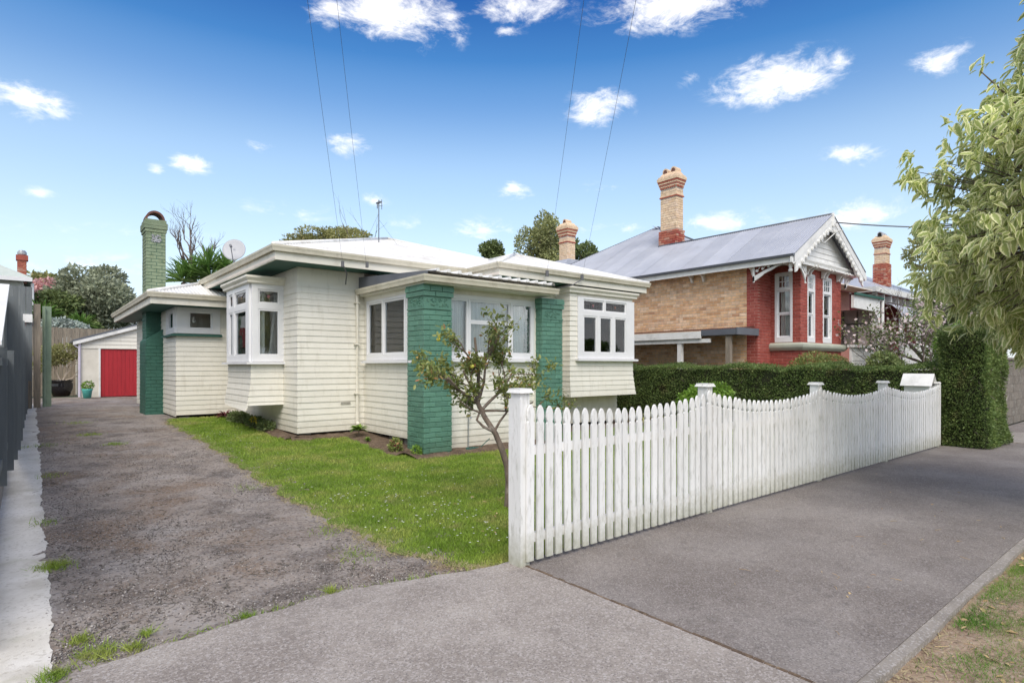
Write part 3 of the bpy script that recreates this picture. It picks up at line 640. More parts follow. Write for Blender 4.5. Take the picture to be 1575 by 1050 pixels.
# weeds and tufts in the driveway and along its edges
tp = []
for (X, Y, r, k) in [(.12, 5.6, .14, 500), (.26, 3.75, .12, 350), (.20, 4.0, .07, 160), (.08, 3.62, .08, 240), (.42, 3.72, .06, 120), (.5, 3.86, .05, 80), (.02, 3.5, .06, 200), (1.55, 3.80, .06, 120), (1.0, 3.74, .05, 90), (.8, 13, .25, 300), (1.05, 11.6, .2, 260), (.7, 15, .35, 200), (.16, 9.5, .2, 120), (.13, 12, .3, 160), (2.0, 4.4, .25, 160), (2.1, 5.2, .2, 140), (2.05, 7.6, .25, 90), (.10, 7.2, .15, 100), (13.35, 3.3, .3, 500)]:
    q = rng.normal(size=(k, 2))*r*.5; tp.append(np.stack([X+q[:, 0]*.8, Y+q[:, 1], np.full(k, gz(Y)-.018)], 1))
x2 = rng.uniform(.3, 2.8, 500); e2 = np.interp(x2, [.1, .7, 1.15, 1.6, 2.08, 2.4, 2.86], [3.58, 3.64, 3.70, 3.74, 3.62, 3.53, 3.47])+.03+rng.normal(0, .018, 500)
tp.append(np.stack([x2, e2, np.full(500, -.02)], 1)[rng.random(500) > .45])
tp = np.concatenate(tp); blades('weeds', tp, .012+.035*rng.random(len(tp)), .004+.004*rng.random(len(tp)), M_grass, .9, 'small green weeds growing through the driveway edges', 'weeds')
k = 9000; Y = 3.5+11*rng.random(k)**1.5; X = np.array([lawn_left(y) for y in Y])+rng.normal(0.0, .055, k)+.02
dg = mat('dead_grass', (.42,.36,.20), (.30,.25,.14), .8, 6)
blades('dry_grass', np.stack([X, Y, np.interp(Y, [7, 8.3, 10.7, 15, 20], [0, .03, .19, .33, .28])-.022], 1), .006+.018*rng.random(k), .004+.005*rng.random(k), dg, 1.6, 'straw coloured dead grass along the edge between lawn and driveway', 'dry grass')
k = 9000; X = 2.9+5.5*rng.random(k); Y = 1.02-1.6*rng.random(k)**1.4
blades('straw', np.stack([X, Y, np.full(k, -.035)], 1), .005+.012*rng.random(k), .003+.004*rng.random(k), dg, 3.2, 'dry straw and grass clippings lying on the verge dirt', 'straw')
M_vgrass = M_grass.copy(); M_vgrass.name = 'verge_grass_blades'
for n_ in M_vgrass.node_tree.nodes:
    if n_.type == 'VALTORGB':
        e_ = n_.color_ramp.elements; e_[0].color = (.07, .17, .02, 1); e_[1].color = (.13, .27, .035, 1); e_[2].color = (.25, .34, .08, 1)
# verge grass in patches
n = 230000; X = 2.8+5.6*rng.random(n); Y = 1.0-3.2*rng.random(n)**1.3
pat = .8*np.sin(X*3.1+1.3*np.sin(Y*4))+.7*np.sin(Y*5.2+X*1.7)+.8*np.sin(X*9+Y*7)+(.90-Y)*8.5+np.clip(X-4.2,-1,1)*.5+.55
ok = pat > rng.normal(.35, .8, n); X, Y = X[ok], Y[ok]; n = len(X)
blades('verge_grass', np.stack([X, Y, np.full(n, -.045)], 1), .022+.026*rng.random(n), .0035+.003*rng.random(n), M_vgrass, .7, 'patchy green grass on the verge beside the footpath', 'grass')
def stones(name, P, r, mat, label, cat):
    oct_v = np.array([(1,0,0),(0,1,0),(-1,0,0),(0,-1,0),(0,0,.7),(0,0,-.7)]); F = np.array([(0,1,4),(1,2,4),(2,3,4),(3,0,4),(1,0,5),(2,1,5),(3,2,5),(0,3,5)])
    n = len(P); V = P[:, None, :] + oct_v[None]*r[:, None, None]*rng.uniform(.55, 1.25, (n, 6, 3)); V = V.reshape(-1, 3)
    f = (F[None]+(np.arange(n)*6)[:, None, None]).reshape(-1, 3); c = V.mean(0)
    me = bpy.data.meshes.new(name); me.vertices.add(len(V)); me.vertices.foreach_set('co', (V-c).ravel()); me.loops.add(f.size); me.loops.foreach_set('vertex_index', f.ravel().astype(np.int32))
    me.polygons.add(len(f)); me.polygons.foreach_set('loop_start', np.arange(0, 3*len(f), 3, dtype=np.int32)); me.polygons.foreach_set('loop_total', np.full(len(f), 3, dtype=np.int32)); me.update(calc_edges=True)
    o = link(name, me, mat, None, c); o['kind'] = 'stuff'; o['label'] = label; o['category'] = cat
M_gravel = brick_mat('loose_gravel', [(.06,.05,.045), (.16,.14,.13), (.28,.26,.24), (.12,.10,.085), (.50,.47,.44)], bump=.2)
n = 42000; X = .06+2.25*rng.random(n); Y = 3.66+10*rng.random(n)**2.0
cl = np.sin(X*2.3+Y*1.1)+np.sin(Y*1.9-X*3)+np.sin(X*7+Y*5)*.5+(X < 1.1)*(Y < 7.5)*1.3+(X < .5)*.5
ok = (cl > rng.normal(.55, .7, n)) & (X < [lawn_left(y)-.05 for y in Y]); X, Y = X[ok], Y[ok]; n = len(X)
stones('gravel', np.stack([X, Y, np.interp(Y, [7, 8.3, 10.7, 15], [0, .03, .19, .33])-.02], 1), .0035+.007*rng.random(n)**2.2, M_gravel, 'loose stone chips scattered over the old asphalt driveway', 'gravel')
# daisies on the lawn
q = []
for (cx, cy, r, k) in [(2.75, 6.2, .35, 30), (3.05, 5.4, .4, 40), (2.9, 4.75, .3, 26), (3.6, 6.6, .6, 24), (2.5, 11.7, .3, 26), (2.5, 13.5, .2, 16), (3.0, 4.1, .3, 16), (4.3, 7, .5, 12), (2.8, 8.5, .5, 8), (2.6, 10.6, .3, 14), (3.7, 5.2, .6, 14), (3.0, 3.9, .2, 8)]:
    q.append(np.stack([cx+rng.normal(size=k)*r, cy+rng.normal(size=k)*r, np.zeros(k)], 1))
q = np.concatenate(q); q = q[q[:, 0] > [lawn_left(y)+.05 for y in q[:, 1]]]; q[:, 2] = [gz(y)+.036 for y in q[:, 1]]
k = len(q)*6; P = np.repeat(q, 6, 0); an = np.tile(np.arange(6)*PI/3, len(q)); A = np.stack([np.cos(an), np.sin(an), np.full(k, .15)], 1)
o = leaf_mesh('daisies', P, A, np.tile([0, 0, 1.], (k, 1)), .011, .010, M_daisy); o['kind'] = 'stuff'; o['label'] = 'tiny white daisies dotted over the front lawn'; o['category'] = 'daisies'
# fallen leaves and twigs on verge, path and lawn
k = 700; P = np.stack([3.1+6*rng.random(k), 1.0-2.6*rng.random(k), np.full(k, -.018)], 1)
P2 = np.stack([3.4+7*rng.random(26), 1.3+1.8*rng.random(26), np.full(26, .006)], 1); P3 = np.stack([2.9+1.3*rng.random(26), 3.9+1.5*rng.random(26), np.full(26, .03)], 1)
P = np.concatenate([P, P2, P3]); k = len(P); a = rng.random(k)*2*PI; sz = .015+.05*rng.random(k)**1.5
o = leaf_mesh('leaf_litter', P, np.stack([np.cos(a), np.sin(a), rng.normal(0, .15, k)], 1), np.tile([0, 0, 1.], (k, 1))+rng.normal(0, .25, (k, 3)), sz, sz*.42, M_litter, seg=2); o['kind'] = 'stuff'; o['label'] = 'dry fallen leaves lying on the verge and path'; o['category'] = 'fallen leaves'
mb = MB()
for i in range(120):
    x0, y0 = random.uniform(3.1, 7), random.uniform(-1.2, 1.02); z0 = -.02
    if i % 6 == 0: x0, y0, z0 = random.uniform(3.3, 7), random.uniform(1.2, 2.4), .007
    a = random.uniform(0, 6.28); l = random.uniform(.02, .09); b = random.uniform(-.5, .5)
    mb.tube([(x0, y0, z0), (x0+math.cos(a)*l*.5, y0+math.sin(a)*l*.5, z0+.004), (x0+math.cos(a+b)*l, y0+math.sin(a+b)*l, z0)], [.0018, .0016, .0008], 4)
o = mb.build('twigs', M_litter); o['kind'] = 'stuff'; o['label'] = 'thin dry twigs scattered on the verge dirt'; o['category'] = 'twigs'

# ================================================================== BUNGALOW
hs = thing('weatherboard_house', (7.5, 14, .15), 'cream weatherboard bungalow with green brick pillars and low white iron roof', 'house')
WA = Wall((3.74, 10.7), (1, 0))      # main front, s = X-3.74
WL = Wall((3.74, 15.08), (0, -1))    # main left wall, faces -X: d=(0,-1) -> n=(-1,0)
WPL = Wall((5.04, 10.7), (0, -1))    # porch left
WP = Wall((5.04, 8.48), (1, 0))      # porch front
WW = Wall((7.6, 9.65), (1, 0))       # right wing front
WR = Wall((2.53, 15.08), (1, 0))     # rear wing front
WRL = Wall((2.53, 21.5), (0, -1))    # rear wing left
Z0 = .26; ZT = 3.31
BH = []
def wallpart(name): 
    return None
def window(w, parent, s0, s1, z0, z1, lights, t=0.0, curtain=None, name='window', sill=True, lead=True, mat_=None, fr=.035, leadstyle='deco', sillmat=None, sashes=True, depth=.07):
    """lights: (sa, sb, za, zb, type) glass openings; type 'c' casement, 'f' fixed, 'l' leadlight"""
    mb = MB(); m = mat_ or M_white
    holes = [(a-fr, b+fr, c-fr, d+fr) for a, b, c, d, k in lights]
    for r in decomp(s0, s1, z0, z1, holes): w.box(mb, r[0], r[1], t-.05, t+.04, r[2], r[3])
    fo = mb.build(name, m, parent)
    for a, b, c, d, k in lights:
        mb = MB(); q = fr-.001
        for (e, f_, g, h) in ((a-q, b+q, d, d+q), (a-q, b+q, c-q, c), (a-q, a, c, d), (b, b+q, c, d)): w.box(mb, e, f_, t-.025, t+.024+(.008 if k == 'c' else 0), g, h)
        mb.build('sash', m, fo)
        mb = MB(); w.box(mb, a-.004, b+.004, t-.002, t+.004, c-.004, d+.004); mb.build('pane', M_glass, fo)
        if k == 'l' and lead:
            mb = MB(); cx = (a+b)/2; cz = (c+d)/2; hh = (d-c)
            def ln(p, q_, r=.003): mb.tube([w.p(p[0], t+.006, p[1]), w.p(q_[0], t+.006, q_[1])], r, 4)
            arc = [(a+(b-a)*i/12, c+hh*(.72+.13*math.sin(PI*i/12*3))) for i in range(13)]
            for i in range(12): ln(arc[i], arc[i+1])
            arc2 = [(a+(b-a)*i/12, c+hh*(.80+.13*math.sin(PI*i/12*3))) for i in range(13)]
            for i in range(12): ln(arc2[i], arc2[i+1])
            for i in range(1, 8): xx = a+(b-a)*i/8; ln((xx, c), (xx, c+hh*.75), .002)
            ln((a, c+hh*.4), (b, c+hh*.4), .002)
            mb.build('leadwork', M_lead, fo)
            mb = MB(); r = hh*.16; mb.prism([w.p(cx-r, t+.006, cz+r*.5), w.p(cx, t+.006, cz-r*1.4), w.p(cx+r, t+.006, cz+r*.5), w.p(cx, t+.006, cz+r*1.2)], w.n*.003); mb.build('coloured_glass', M_stained, fo)
    if sill:
        mb = MB(); sm = sillmat or m
        P = w.p; a, b = s0-.06, s1+.06
        mb.hexa([P(a, t+.12, z0-.055), P(b, t+.12, z0-.055), P(b, -.03, z0-.055), P(a, -.03, z0-.055), P(a, t+.12, z0-.012), P(b, t+.12, z0-.012), P(b, -.03, z0+.002), P(a, -.03, z0+.002)])
        mb.build('sill', sm, fo)
    if curtain:
        for (a, b, mt) in curtain:
            mb = MB(); n = max(8, int((b-a)/.012)); vs = []; fs = []; ph = random.random()*6
            for i in range(n+1):
                s = a+(b-a)*i/n; off = .024*math.sin(s*58+ph+2*math.sin(s*13))+.014*math.sin(s*27+ph)
                vs += [w.p(s, t-.085+off*1.3, z0-.02), w.p(s+.01*math.sin(s*20), t-.085+off*.7, z1+.02)]
                if i: fs.append((2*i-2, 2*i, 2*i+1, 2*i-1))
            mb.add(vs, fs); o = mb.build('curtain', mt, fo, smooth=True)
    return fo
# --- front wall of the main block
def mkwall(w, s0, s1, z0, z1, holes=(), m0=0, m1=0, name='wall', b=BOARD, cutcore=True):
    mb = MB(); core(w, mb, s0, s1, z0+.03, z1, holes); o = mb.build(name, M_cream, hs)
    boards(w, o, s0, s1, z0, z1, M_cream, holes, m0, m1, b=b); return o
mkwall(WA, 0, 1.30, Z0, ZT, m0=1, m1=-1)
bay_h = (15.08-13.1, 15.08-11.47, .80, 3.14)       # bay on the left wall, s from 1.98 to 3.61
mkwall(WL, 0, 4.38, Z0, ZT, [(bay_h[0]+.03, bay_h[1]-.03, 1.55, 3.1)], m1=1, m0=-1)
pw = (10.7-10.52, 10.7-8.70, 1.60, 2.74)
wl = mkwall(WPL, 0, 2.22, .235, 2.90, [pw], m0=-1)
fw = (.35, 2.46, 1.62, 2.74)
mkwall(WP, .3, 2.52, .0, 2.90, [fw])
window(WPL, hs, pw[0], pw[1], pw[2], pw[3], [(.25, .78, 1.74, 2.66, 'f'), (.90, 1.62, 1.74, 2.66, 'f'), (1.74, 1.93, 1.74, 2.66, 'f')], curtain=[(.2, 1.97, M_curtain)])
window(WP, hs, fw[0], fw[1], fw[2], fw[3], [(.43, .87, 1.74, 2.63, 'c'), (.97, 1.83, 2.31, 2.63, 'f'), (.97, 1.83, 1.74, 2.24, 'f'), (1.93, 2.38, 1.74, 2.63, 'c')], curtain=[(.38, .9, M_curtain), (.95, 2.30, M_curtain)])
# flat frieze boards over the porch windows
mb = MB(); WPL.box(mb, 0, 2.1, .0, .03, 2.745, 2.93); mb.build('frieze_board', M_creamtrim, hs)
mb = MB(); WP.box(mb, .2, 2.66, .0, .03, 2.745, 2.93); mb.build('frieze_board', M_creamtrim, hs)
mb = MB(); WP.box(mb, 2.46, 2.53, .0, .035, .02, 2.745); mb.build('corner_board', M_cream, hs)
mb = MB(); mb.box(7.55, 7.65, 8.58, 9.6, .2, 2.9); mb.build('wall', M_cream, hs)
# --- right wing front wall, partly behind pillar, with box bay
mkwall(WW, 0, 3.72, .15, ZT, [(9.23-7.6+.03, 11.4-7.6-.03-.06, 1.62, 3.1)], m1=1)
WWR = Wall((11.32, 9.65), (0, 1)); mkwall(WWR, 0, 3, .15, ZT, m0=1)
WB = Wall((9.23, 9.2), (1, 0)); bayR = 2.17
by = MB(); core(WB, by, 0, bayR, 1.60, 3.14, [(.25, bayR, 1.6, 3.14)], t0=-.4); WB.box(by, 0, bayR, -.44, -.002, .83, 1.58); WB.box(by, 0, bayR, -.44, -.002, 3.06, 3.14)
byo = by.build('bay_window', M_cream, hs)
flR = lambda z: (0, max(0, (1.3-z))*.17 if z < 1.3 else 0, max(0, 1.25-z)*.05)
boards(WB, byo, 0, bayR, .80, 1.63, M_cream, (), 1, .3, flare=flR)
boards(WB, byo, 0, .22, 1.63, 3.14, M_cream, (), 1, 0)
WBL = Wall((9.23, 9.65), (0, -1)); boards(WBL, byo, 0, .45, .80, 3.14, M_cream, (), 0, 1)
WBR = Wall((11.4, 9.2), (0, 1))
window(WB, byo.parent, .22, bayR+.02, 1.66, 3.05, [(.43, 1.07, 2.78, 3.00-.03, 'l'), (1.17, 1.86, 2.78, 2.97, 'l'), (.43, .82, 1.82, 2.60, 'c'), (.98, 1.34, 1.82, 2.60, 'c'), (1.50, 1.86, 1.82, 2.60, 'c')], depth=.1)
mb = MB(); WBR.box(mb, .02, .42, -.05, .035, 1.66, 1.82); WBR.box(mb, .02, .42, -.05, .035, 2.9, 3.05); WBR.box(mb, .0, .07, -.05, .035, 1.82, 2.9); WBR.box(mb, .36, .42, -.05, .035, 1.82, 2.9); mb.build('side_frame', M_white, byo)
mb = MB(); WBR.box(mb, .07, .36, -.01, .0, 1.82, 2.9); mb.build('pane', M_glass, byo)
corn = [(0, 0), (.05, 0), (.07, .015), (.07, .05), (.11, .10), (.11, .14), (0, .15)]
mb = MB(); mb.sweep([(9.23, 9.66, 3.12), (9.23, 9.2, 3.12), (11.42, 9.2, 3.12), (11.42, 9.66, 3.12)], [(-.12, 0)]+corn[1:-1]+[(-.12, .15)]); o = mb.build('cornice', M_creamtrim, byo); fix_normals(o)
mb = MB(); mb.box(9.2, 11.45, 9.22, 9.66, 3.25, 3.29); mb.build('bay_roof', M_creamtrim, byo)
# --- left box bay
WC = Wall((3.15, 11.47), (1, 0)); WD = Wall((3.15, 13.1), (0, -1))
by = MB(); WC.box(by, .002, .60, -1.62, -.002, .83, 1.50); WC.box(by, .002, .60, -1.62, -.002, 3.04, 3.12)
byl = by.build('bay_window', M_cream, hs)
flL = lambda z: (max(0, 1.2-z)*.16, 0, max(0, 1.2-z)*.03)
boards(WC, byl, 0, .59, .755, 1.57, M_cream, (), 1, 0, flare=flL)
flD = lambda z: (0, 0, max(0, 1.2-z)*.16)
boards(WD, byl, 0, 1.63, .755, 1.57, M_cream, (), 0, 1, flare=flD)
# the loose lowest board hanging off its nails
mb = MB(); mb.hexa([WD.p(.1, .10, .71), WD.p(1.66, .13, .655), WD.p(1.66, .10, .66), WD.p(.1, .07, .72), WD.p(.1, .06, .83), WD.p(1.66, .07, .80), WD.p(1.66, .045, .80), WD.p(.1, .04, .83)]); mb.build('loose_board', M_cream, byl)
window(WC, byl, 0, .60, 1.575, 3.03, [(.14, .47, 2.70, 2.90, 'l'), (.14, .47, 1.72, 2.53, 'c')], sill=False, curtain=[(.08, .27, M_curtain)])
window(WD, byl, 0, 1.60, 1.575, 3.03, [(.20, .42, 2.70, 2.90, 'l'), (.62, 1.36, 2.70, 2.90, 'l'), (.20, .42, 1.72, 2.53, 'c'), (.62, 1.36, 1.72, 2.53, 'c')], sill=False, curtain=[(.15, .75, M_curtain)])
sp = [(-.04, -.05), (.10, -.05), (.10, -.015), (-.04, .0)]
mb = MB(); mb.sweep([(3.74, 13.1, 1.575), (3.14, 13.1, 1.575), (3.14, 11.46, 1.575), (3.74, 11.46, 1.575)], sp); o = mb.build('sill', M_white, byl); fix_normals(o)
mb = MB(); mb.sweep([(3.74, 13.12, 3.03), (3.13, 13.12, 3.03), (3.13, 11.45, 3.03), (3.74, 11.45, 3.03)], [(-.12, 0)]+corn[1:-1]+[(-.12, .15)]); o = mb.build('cornice', M_creamtrim, byl); fix_normals(o)
# furniture seen through the left bay window
# --- rear wing
rw = (.0, .90, 2.24, 2.83)
mkwall(WR, 0, 1.21, .36, 2.86, [rw], m0=1, m1=-1)
mkwall(WRL, 0, 6.42, .34, 2.86, [(5.3, 6.42, 2.24, 2.83)], m1=1)
window(WR, hs, 0, .90, 2.24, 2.83, [(.27, .70, 2.38, 2.71, 'f')], sill=False)
window(WRL, hs, 5.3, 6.42, 2.24, 2.83, [(5.55, 6.15, 2.38, 2.71, 'f')], sill=False)
mb = MB(); mb.sweep([(2.53, 16.3, 2.24), (2.53, 15.08, 2.24), (3.46, 15.08, 2.24)], [(-.04, -.07), (.12, -.07), (.12, -.03), (-.04, .0)]); o = mb.build('sill', M_soffit, hs); fix_normals(o)
# --- underfloor: near-black boxes with the gap's shade in their colour, concrete blocks
mb = MB(); mb.box(3.9, 11.2, 10.85, 15.2, .0, .30); mb.box(5.2, 7.5, 8.65, 10.85, -.03, .28); mb.box(7.7, 11.2, 9.8, 10.85, -.03, .28); mb.box(2.68, 11.2, 15.2, 21.3, .1, .40); mb.build('underfloor_shade', M_dark, hs)
for (x0, y0) in [(3.80, 10.75), (4.75, 10.72), (5.10, 10.1), (5.10, 9.62), (5.10, 9.3), (5.10, 9.05), (5.95, 8.56), (6.7, 8.56), (7.3, 8.56), (3.78, 12.2), (3.78, 13.6), (2.6, 15.12)]:
    mb = MB(); mb.box(x0, x0+.2, y0, y0+.16, -.05, .33 if y0 > 9 else .06); mb.build('foundation_block', M_block, hs)
# floor, ceiling, partitions closing the rooms; walls added near the left bay catch daylight
mb = MB(); mb.box(3.85, 11.2, 10.75, 15.0, .42, .5); mb.box(5.14, 7.5, 8.6, 10.75, .42, .5); mb.box(2.62, 11.2, 15.2, 21.3, .42, .5); mb.box(7.7, 11.2, 9.75, 10.75, .42, .5); mb.build('floor', M_interior, hs)
mb = MB(); mb.box(3.16, 11.75, 10.15, 18.6, 3.315, 3.35); mb.box(7.12, 11.75, 9.08, 10.15, 3.315, 3.35); mb.build('ceiling', M_interior, hs)
mb = MB(); mb.box(5.06, 7.62, 8.3, 10.6, 2.935, 2.955); mb.build('porch_ceiling', M_creamtrim, hs)
mb = MB(); mb.box(3.84, 11.2, 14.95, 15.03, .5, 3.3); mb.box(6.9, 6.98, 10.8, 14.95, .5, 3.3); mb.box(5.2, 7.5, 10.62, 10.69, .5, 2.93); mb.box(3.76, 6.9, 13.25, 13.3, .5, 3.3); mb.box(5.6, 5.65, 11.0, 13.25, .5, 3.3); mb.box(7.72, 7.80, 9.8, 14.9, .5, 3.3); mb.box(11.1, 11.18, 9.8, 14.9, .5, 3.3); mb.box(7.8, 11.1, 12.9, 12.98, .5, 3.3); mb.box(2.66, 3.7, 15.9, 15.95, .5, 2.8); mb.box(3.66, 3.7, 15.2, 15.9, .5, 2.8); mb.build('partition_and_bounce_wall', M_interior, hs)
bd = MB()
for (xx, yy) in ((4.25, 12.0), (4.25, 12.75)):
    bd.tube([(xx, yy, .5), (xx, yy, 2.05)], .022, 6)
for z in (1.25, 1.6, 1.95): bd.tube([(4.25, 12.0, z), (4.25, 12.75, z)], .015, 6)
for i in range(1, 6): bd.tube([(4.25, 12.0+.125*i, 1.25), (4.25, 12.0+.125*i, 1.95)], .009, 5)
bd.box(4.3, 6.2, 11.95, 12.8, .85, 1.1)
o = bd.build('bed_frame', M_wire); o['label'] = 'dark metal bed head seen through the left bay window'; o['category'] = 'bed'
mb = MB(); n = 30; vs = []; fs = []
for i in range(n+1):
    s = i/n; yy = 11.62+.28*s; off = .03*math.sin(s*22); vs += [(3.72+off*1.3-.25*(1-s), yy, 1.5), (3.70+off*.5, yy+.05, 3.0)]
    if i: fs.append((2*i-2, 2*i, 2*i+1, 2*i-1))
mb.add(vs, fs); mb.build('curtain', M_curtain, byl, smooth=True)

# --- roofs
def corrugated(w_A, w_B, up, slope, top_fn, bot_fn=None, pitch=.076, amp=.009, mat_=None, parent=None, name='roof_sheet', smp=6, rows=1):
    """eave from A to B (3D), up = horizontal upslope unit vector; top_fn(s) gives horizontal run"""
    A = Vector(w_A); B = Vector(w_B); d = (B-A); Ln = d.length; d.normalize(); u = Vector((up[0], up[1], slope)); n = int(Ln/pitch*smp)
    vs = []; fs = []
    for i in range(n+1):
        s = Ln*i/n; h = amp*math.cos(2*PI*s/pitch); b = bot_fn(s) if bot_fn else 0; t = max(top_fn(s), b+.001)
        vs += [A+d*s+u*b+Vector((0,0,h)), A+d*s+u*t+Vector((0,0,h))]
        if i: fs.append((2*i-2, 2*i, 2*i+1, 2*i-1))
    mb = MB(); mb.add(vs, fs); o = mb.build(name, mat_, parent, smooth=True); return o
def caps(parent, segs, m, r=.045, name='ridge_cap'):
    for a, b in segs:
        mb = MB(); a, b = Vector(a), Vector(b); mb.tube([a+Vector((0,0,.008)), b+Vector((0,0,.008))], r, 8); mb.build(name, m, parent, smooth=True)
SL = .325; E0 = 3.53
corrugated((3.12, 10.1, E0), (7.08, 10.1, E0), (0, 1), SL, lambda s: min(s, 4.36), mat_=M_roof, parent=hs)
corrugated((7.08, 10.1, E0), (11.84, 10.1, E0), (0, 1), SL, lambda s: 4.36 if s+3.96 < 4.36 else 8.72-(s+3.96), bot_fn=lambda s: min(s, 4.76-s), mat_=M_roof, parent=hs)
corrugated((3.12, 18.82, E0), (3.12, 10.1, E0), (1, 0), SL, lambda s: min(s, 8.72-s), mat_=M_roof, parent=hs)
corrugated((11.84, 10.1, E0), (11.84, 18.82, E0), (-1, 0), SL, lambda s: min(s, 8.72-s), mat_=M_roof, parent=hs)
corrugated((11.84, 18.82, E0), (3.12, 18.82, E0), (0, -1), SL, lambda s: min(s, 8.72-s), mat_=M_roof, parent=hs)
corrugated((7.08, 9.03, E0), (11.84, 9.03, E0), (0, 1), SL, lambda s: min(s, 4.76-s), mat_=M_roof, parent=hs)
corrugated((7.08, 12.48, E0), (7.08, 9.03, E0), (1, 0), SL, lambda s: min(2.38, 3.45-s), bot_fn=lambda s: max(0, 2.38-s), mat_=M_roof, parent=hs)
corrugated((11.84, 9.03, E0), (11.84, 12.48, E0), (-1, 0), SL, lambda s: min(2.38, s), bot_fn=lambda s: max(0, s-1.07), mat_=M_roof, parent=hs)
ap = (7.48, 14.46, E0+4.36*SL)
caps(hs, [((3.12, 10.1, E0), ap), ((11.84, 10.1, E0), ap), ((3.12, 18.82, E0), ap), ((11.84, 18.82, E0), ap), ((7.08, 9.03, E0), (9.46, 11.41, E0+2.38*SL)), ((11.84, 9.03, E0), (9.46, 11.41, E0+2.38*SL)), ((9.46, 11.41, E0+2.38*SL), (9.46, 12.48, E0+2.38*SL))], M_roof)
ER = 3.06
corrugated((1.89, 14.4, ER), (3.6, 14.4, ER), (0, 1), SL, lambda s: min(s, 3), mat_=M_roof, parent=hs)
corrugated((3.6, 14.4, ER), (3.75, 14.4, ER), (0, 1), SL, lambda s: 1.7, mat_=M_roof, parent=hs)
corrugated((1.89, 22.1, ER), (1.89, 14.4, ER), (1, 0), SL, lambda s: min(1.7, 7.7-s), mat_=M_roof, parent=hs)
caps(hs, [((1.89, 14.4, ER), (3.5, 16.01, ER+1.61*SL))], M_roof)
gprof = [(-.09, -.035), (-.055, -.095), (-.01, -.105), (.0, -.06), (.012, -.03), (.015, .0), (.0, .003), (-.09, -.01)]
fprof = [(-.10, -.245), (-.065, -.245), (-.065, -.03), (-.10, -.03)]
def eaves(path, name_g='gutter'):
    mb = MB(); mb.sweep(path, gprof); o = mb.build(name_g, M_gutter, hs); fix_normals(o)
    mb = MB(); mb.sweep(path, fprof); o = mb.build('fascia', M_creamtrim, hs); fix_normals(o)
G = 3.54
eaves([(3.10, 15.7, G), (3.10, 10.08, G), (7.06, 10.08, G), (7.06, 9.01, G), (11.86, 9.01, G), (11.86, 18.8, G)])
GR = 3.07
eaves([(1.87, 21.6, GR), (1.87, 14.38, GR), (3.8, 14.38, GR)])
# soffits (dark green boards under the eaves)
mb = MB(); mb.box(3.19, 11.7, 10.17, 10.66, 3.296, 3.312); mb.box(7.14, 11.7, 9.1, 10.17, 3.297, 3.3125); mb.box(3.19, 3.72, 10.66, 15.6, 3.2965, 3.311); mb.build('soffit', M_soffit, hs)
mb = MB(); mb.box(1.96, 3.72, 14.46, 15.05, 2.836, 2.856); mb.box(1.96, 2.5, 15.05, 21.5, 2.8365, 2.855); mb.build('soffit', M_soffit, hs)
# porch roof: nearly flat trough sheet with ribs showing above the gutter
PG = 2.965
mb = MB(); mb.sweep([(4.82, 10.62, PG), (4.82, 8.06, PG), (7.80, 8.06, PG)], gprof); o = mb.build('gutter', M_gutter, hs); fix_normals(o)
mb = MB(); mb.sweep([(4.82, 10.62, PG), (4.82, 8.06, PG), (7.80, 8.06, PG)], [(-.10, -.13), (-.07, -.13), (-.07, -.02), (-.10, -.02)]); o = mb.build('fascia', M_creamtrim, hs); fix_normals(o)
mb = MB(); mb.box(4.92, 7.7, 8.16, 10.6, 2.83, 2.85); mb.build('porch_soffit', M_creamtrim, hs)
mb = MB(); vs = []; fs = []; prof = []; x = 4.95
while x < 7.68: prof += [(x, 0), (x+.12, 0), (x+.15, .055), (x+.185, .055), (x+.215, 0)]; x += .216
for i, (px_, h) in enumerate(prof):
    vs += [(px_, 8.13, 3.035+h), (px_, 10.2, 3.10+h)]
    if i: fs.append((2*i-2, 2*i, 2*i+1, 2*i-1))
mb.add(vs, fs)
mb.build('porch_roof_sheet', M_roof, hs)
for k in range(12):
    xx = 4.95+.216*k+.15; mb = MB(); mb.prism([(xx-.015, 8.11, 3.037), (xx+.05, 8.11, 3.037), (xx+.036, 8.11, 3.092), (xx, 8.11, 3.092)], (0, .04, 0)); mb.build('sheet_end', M_roof, hs)
mb = MB(); mb.prism([(4.90, 8.12, 2.96), (4.90, 10.65, 2.96), (4.90, 10.65, 3.20), (4.90, 8.12, 3.02)], (.02, 0, 0)); mb.prism([(4.90, 8.12, 3.02), (4.90, 10.65, 3.20), (5.14, 10.65, 3.22), (5.14, 8.12, 3.05)], (0, 0, .012)); o = mb.build('flashing', M_dkgrey, hs); fix_normals(o)
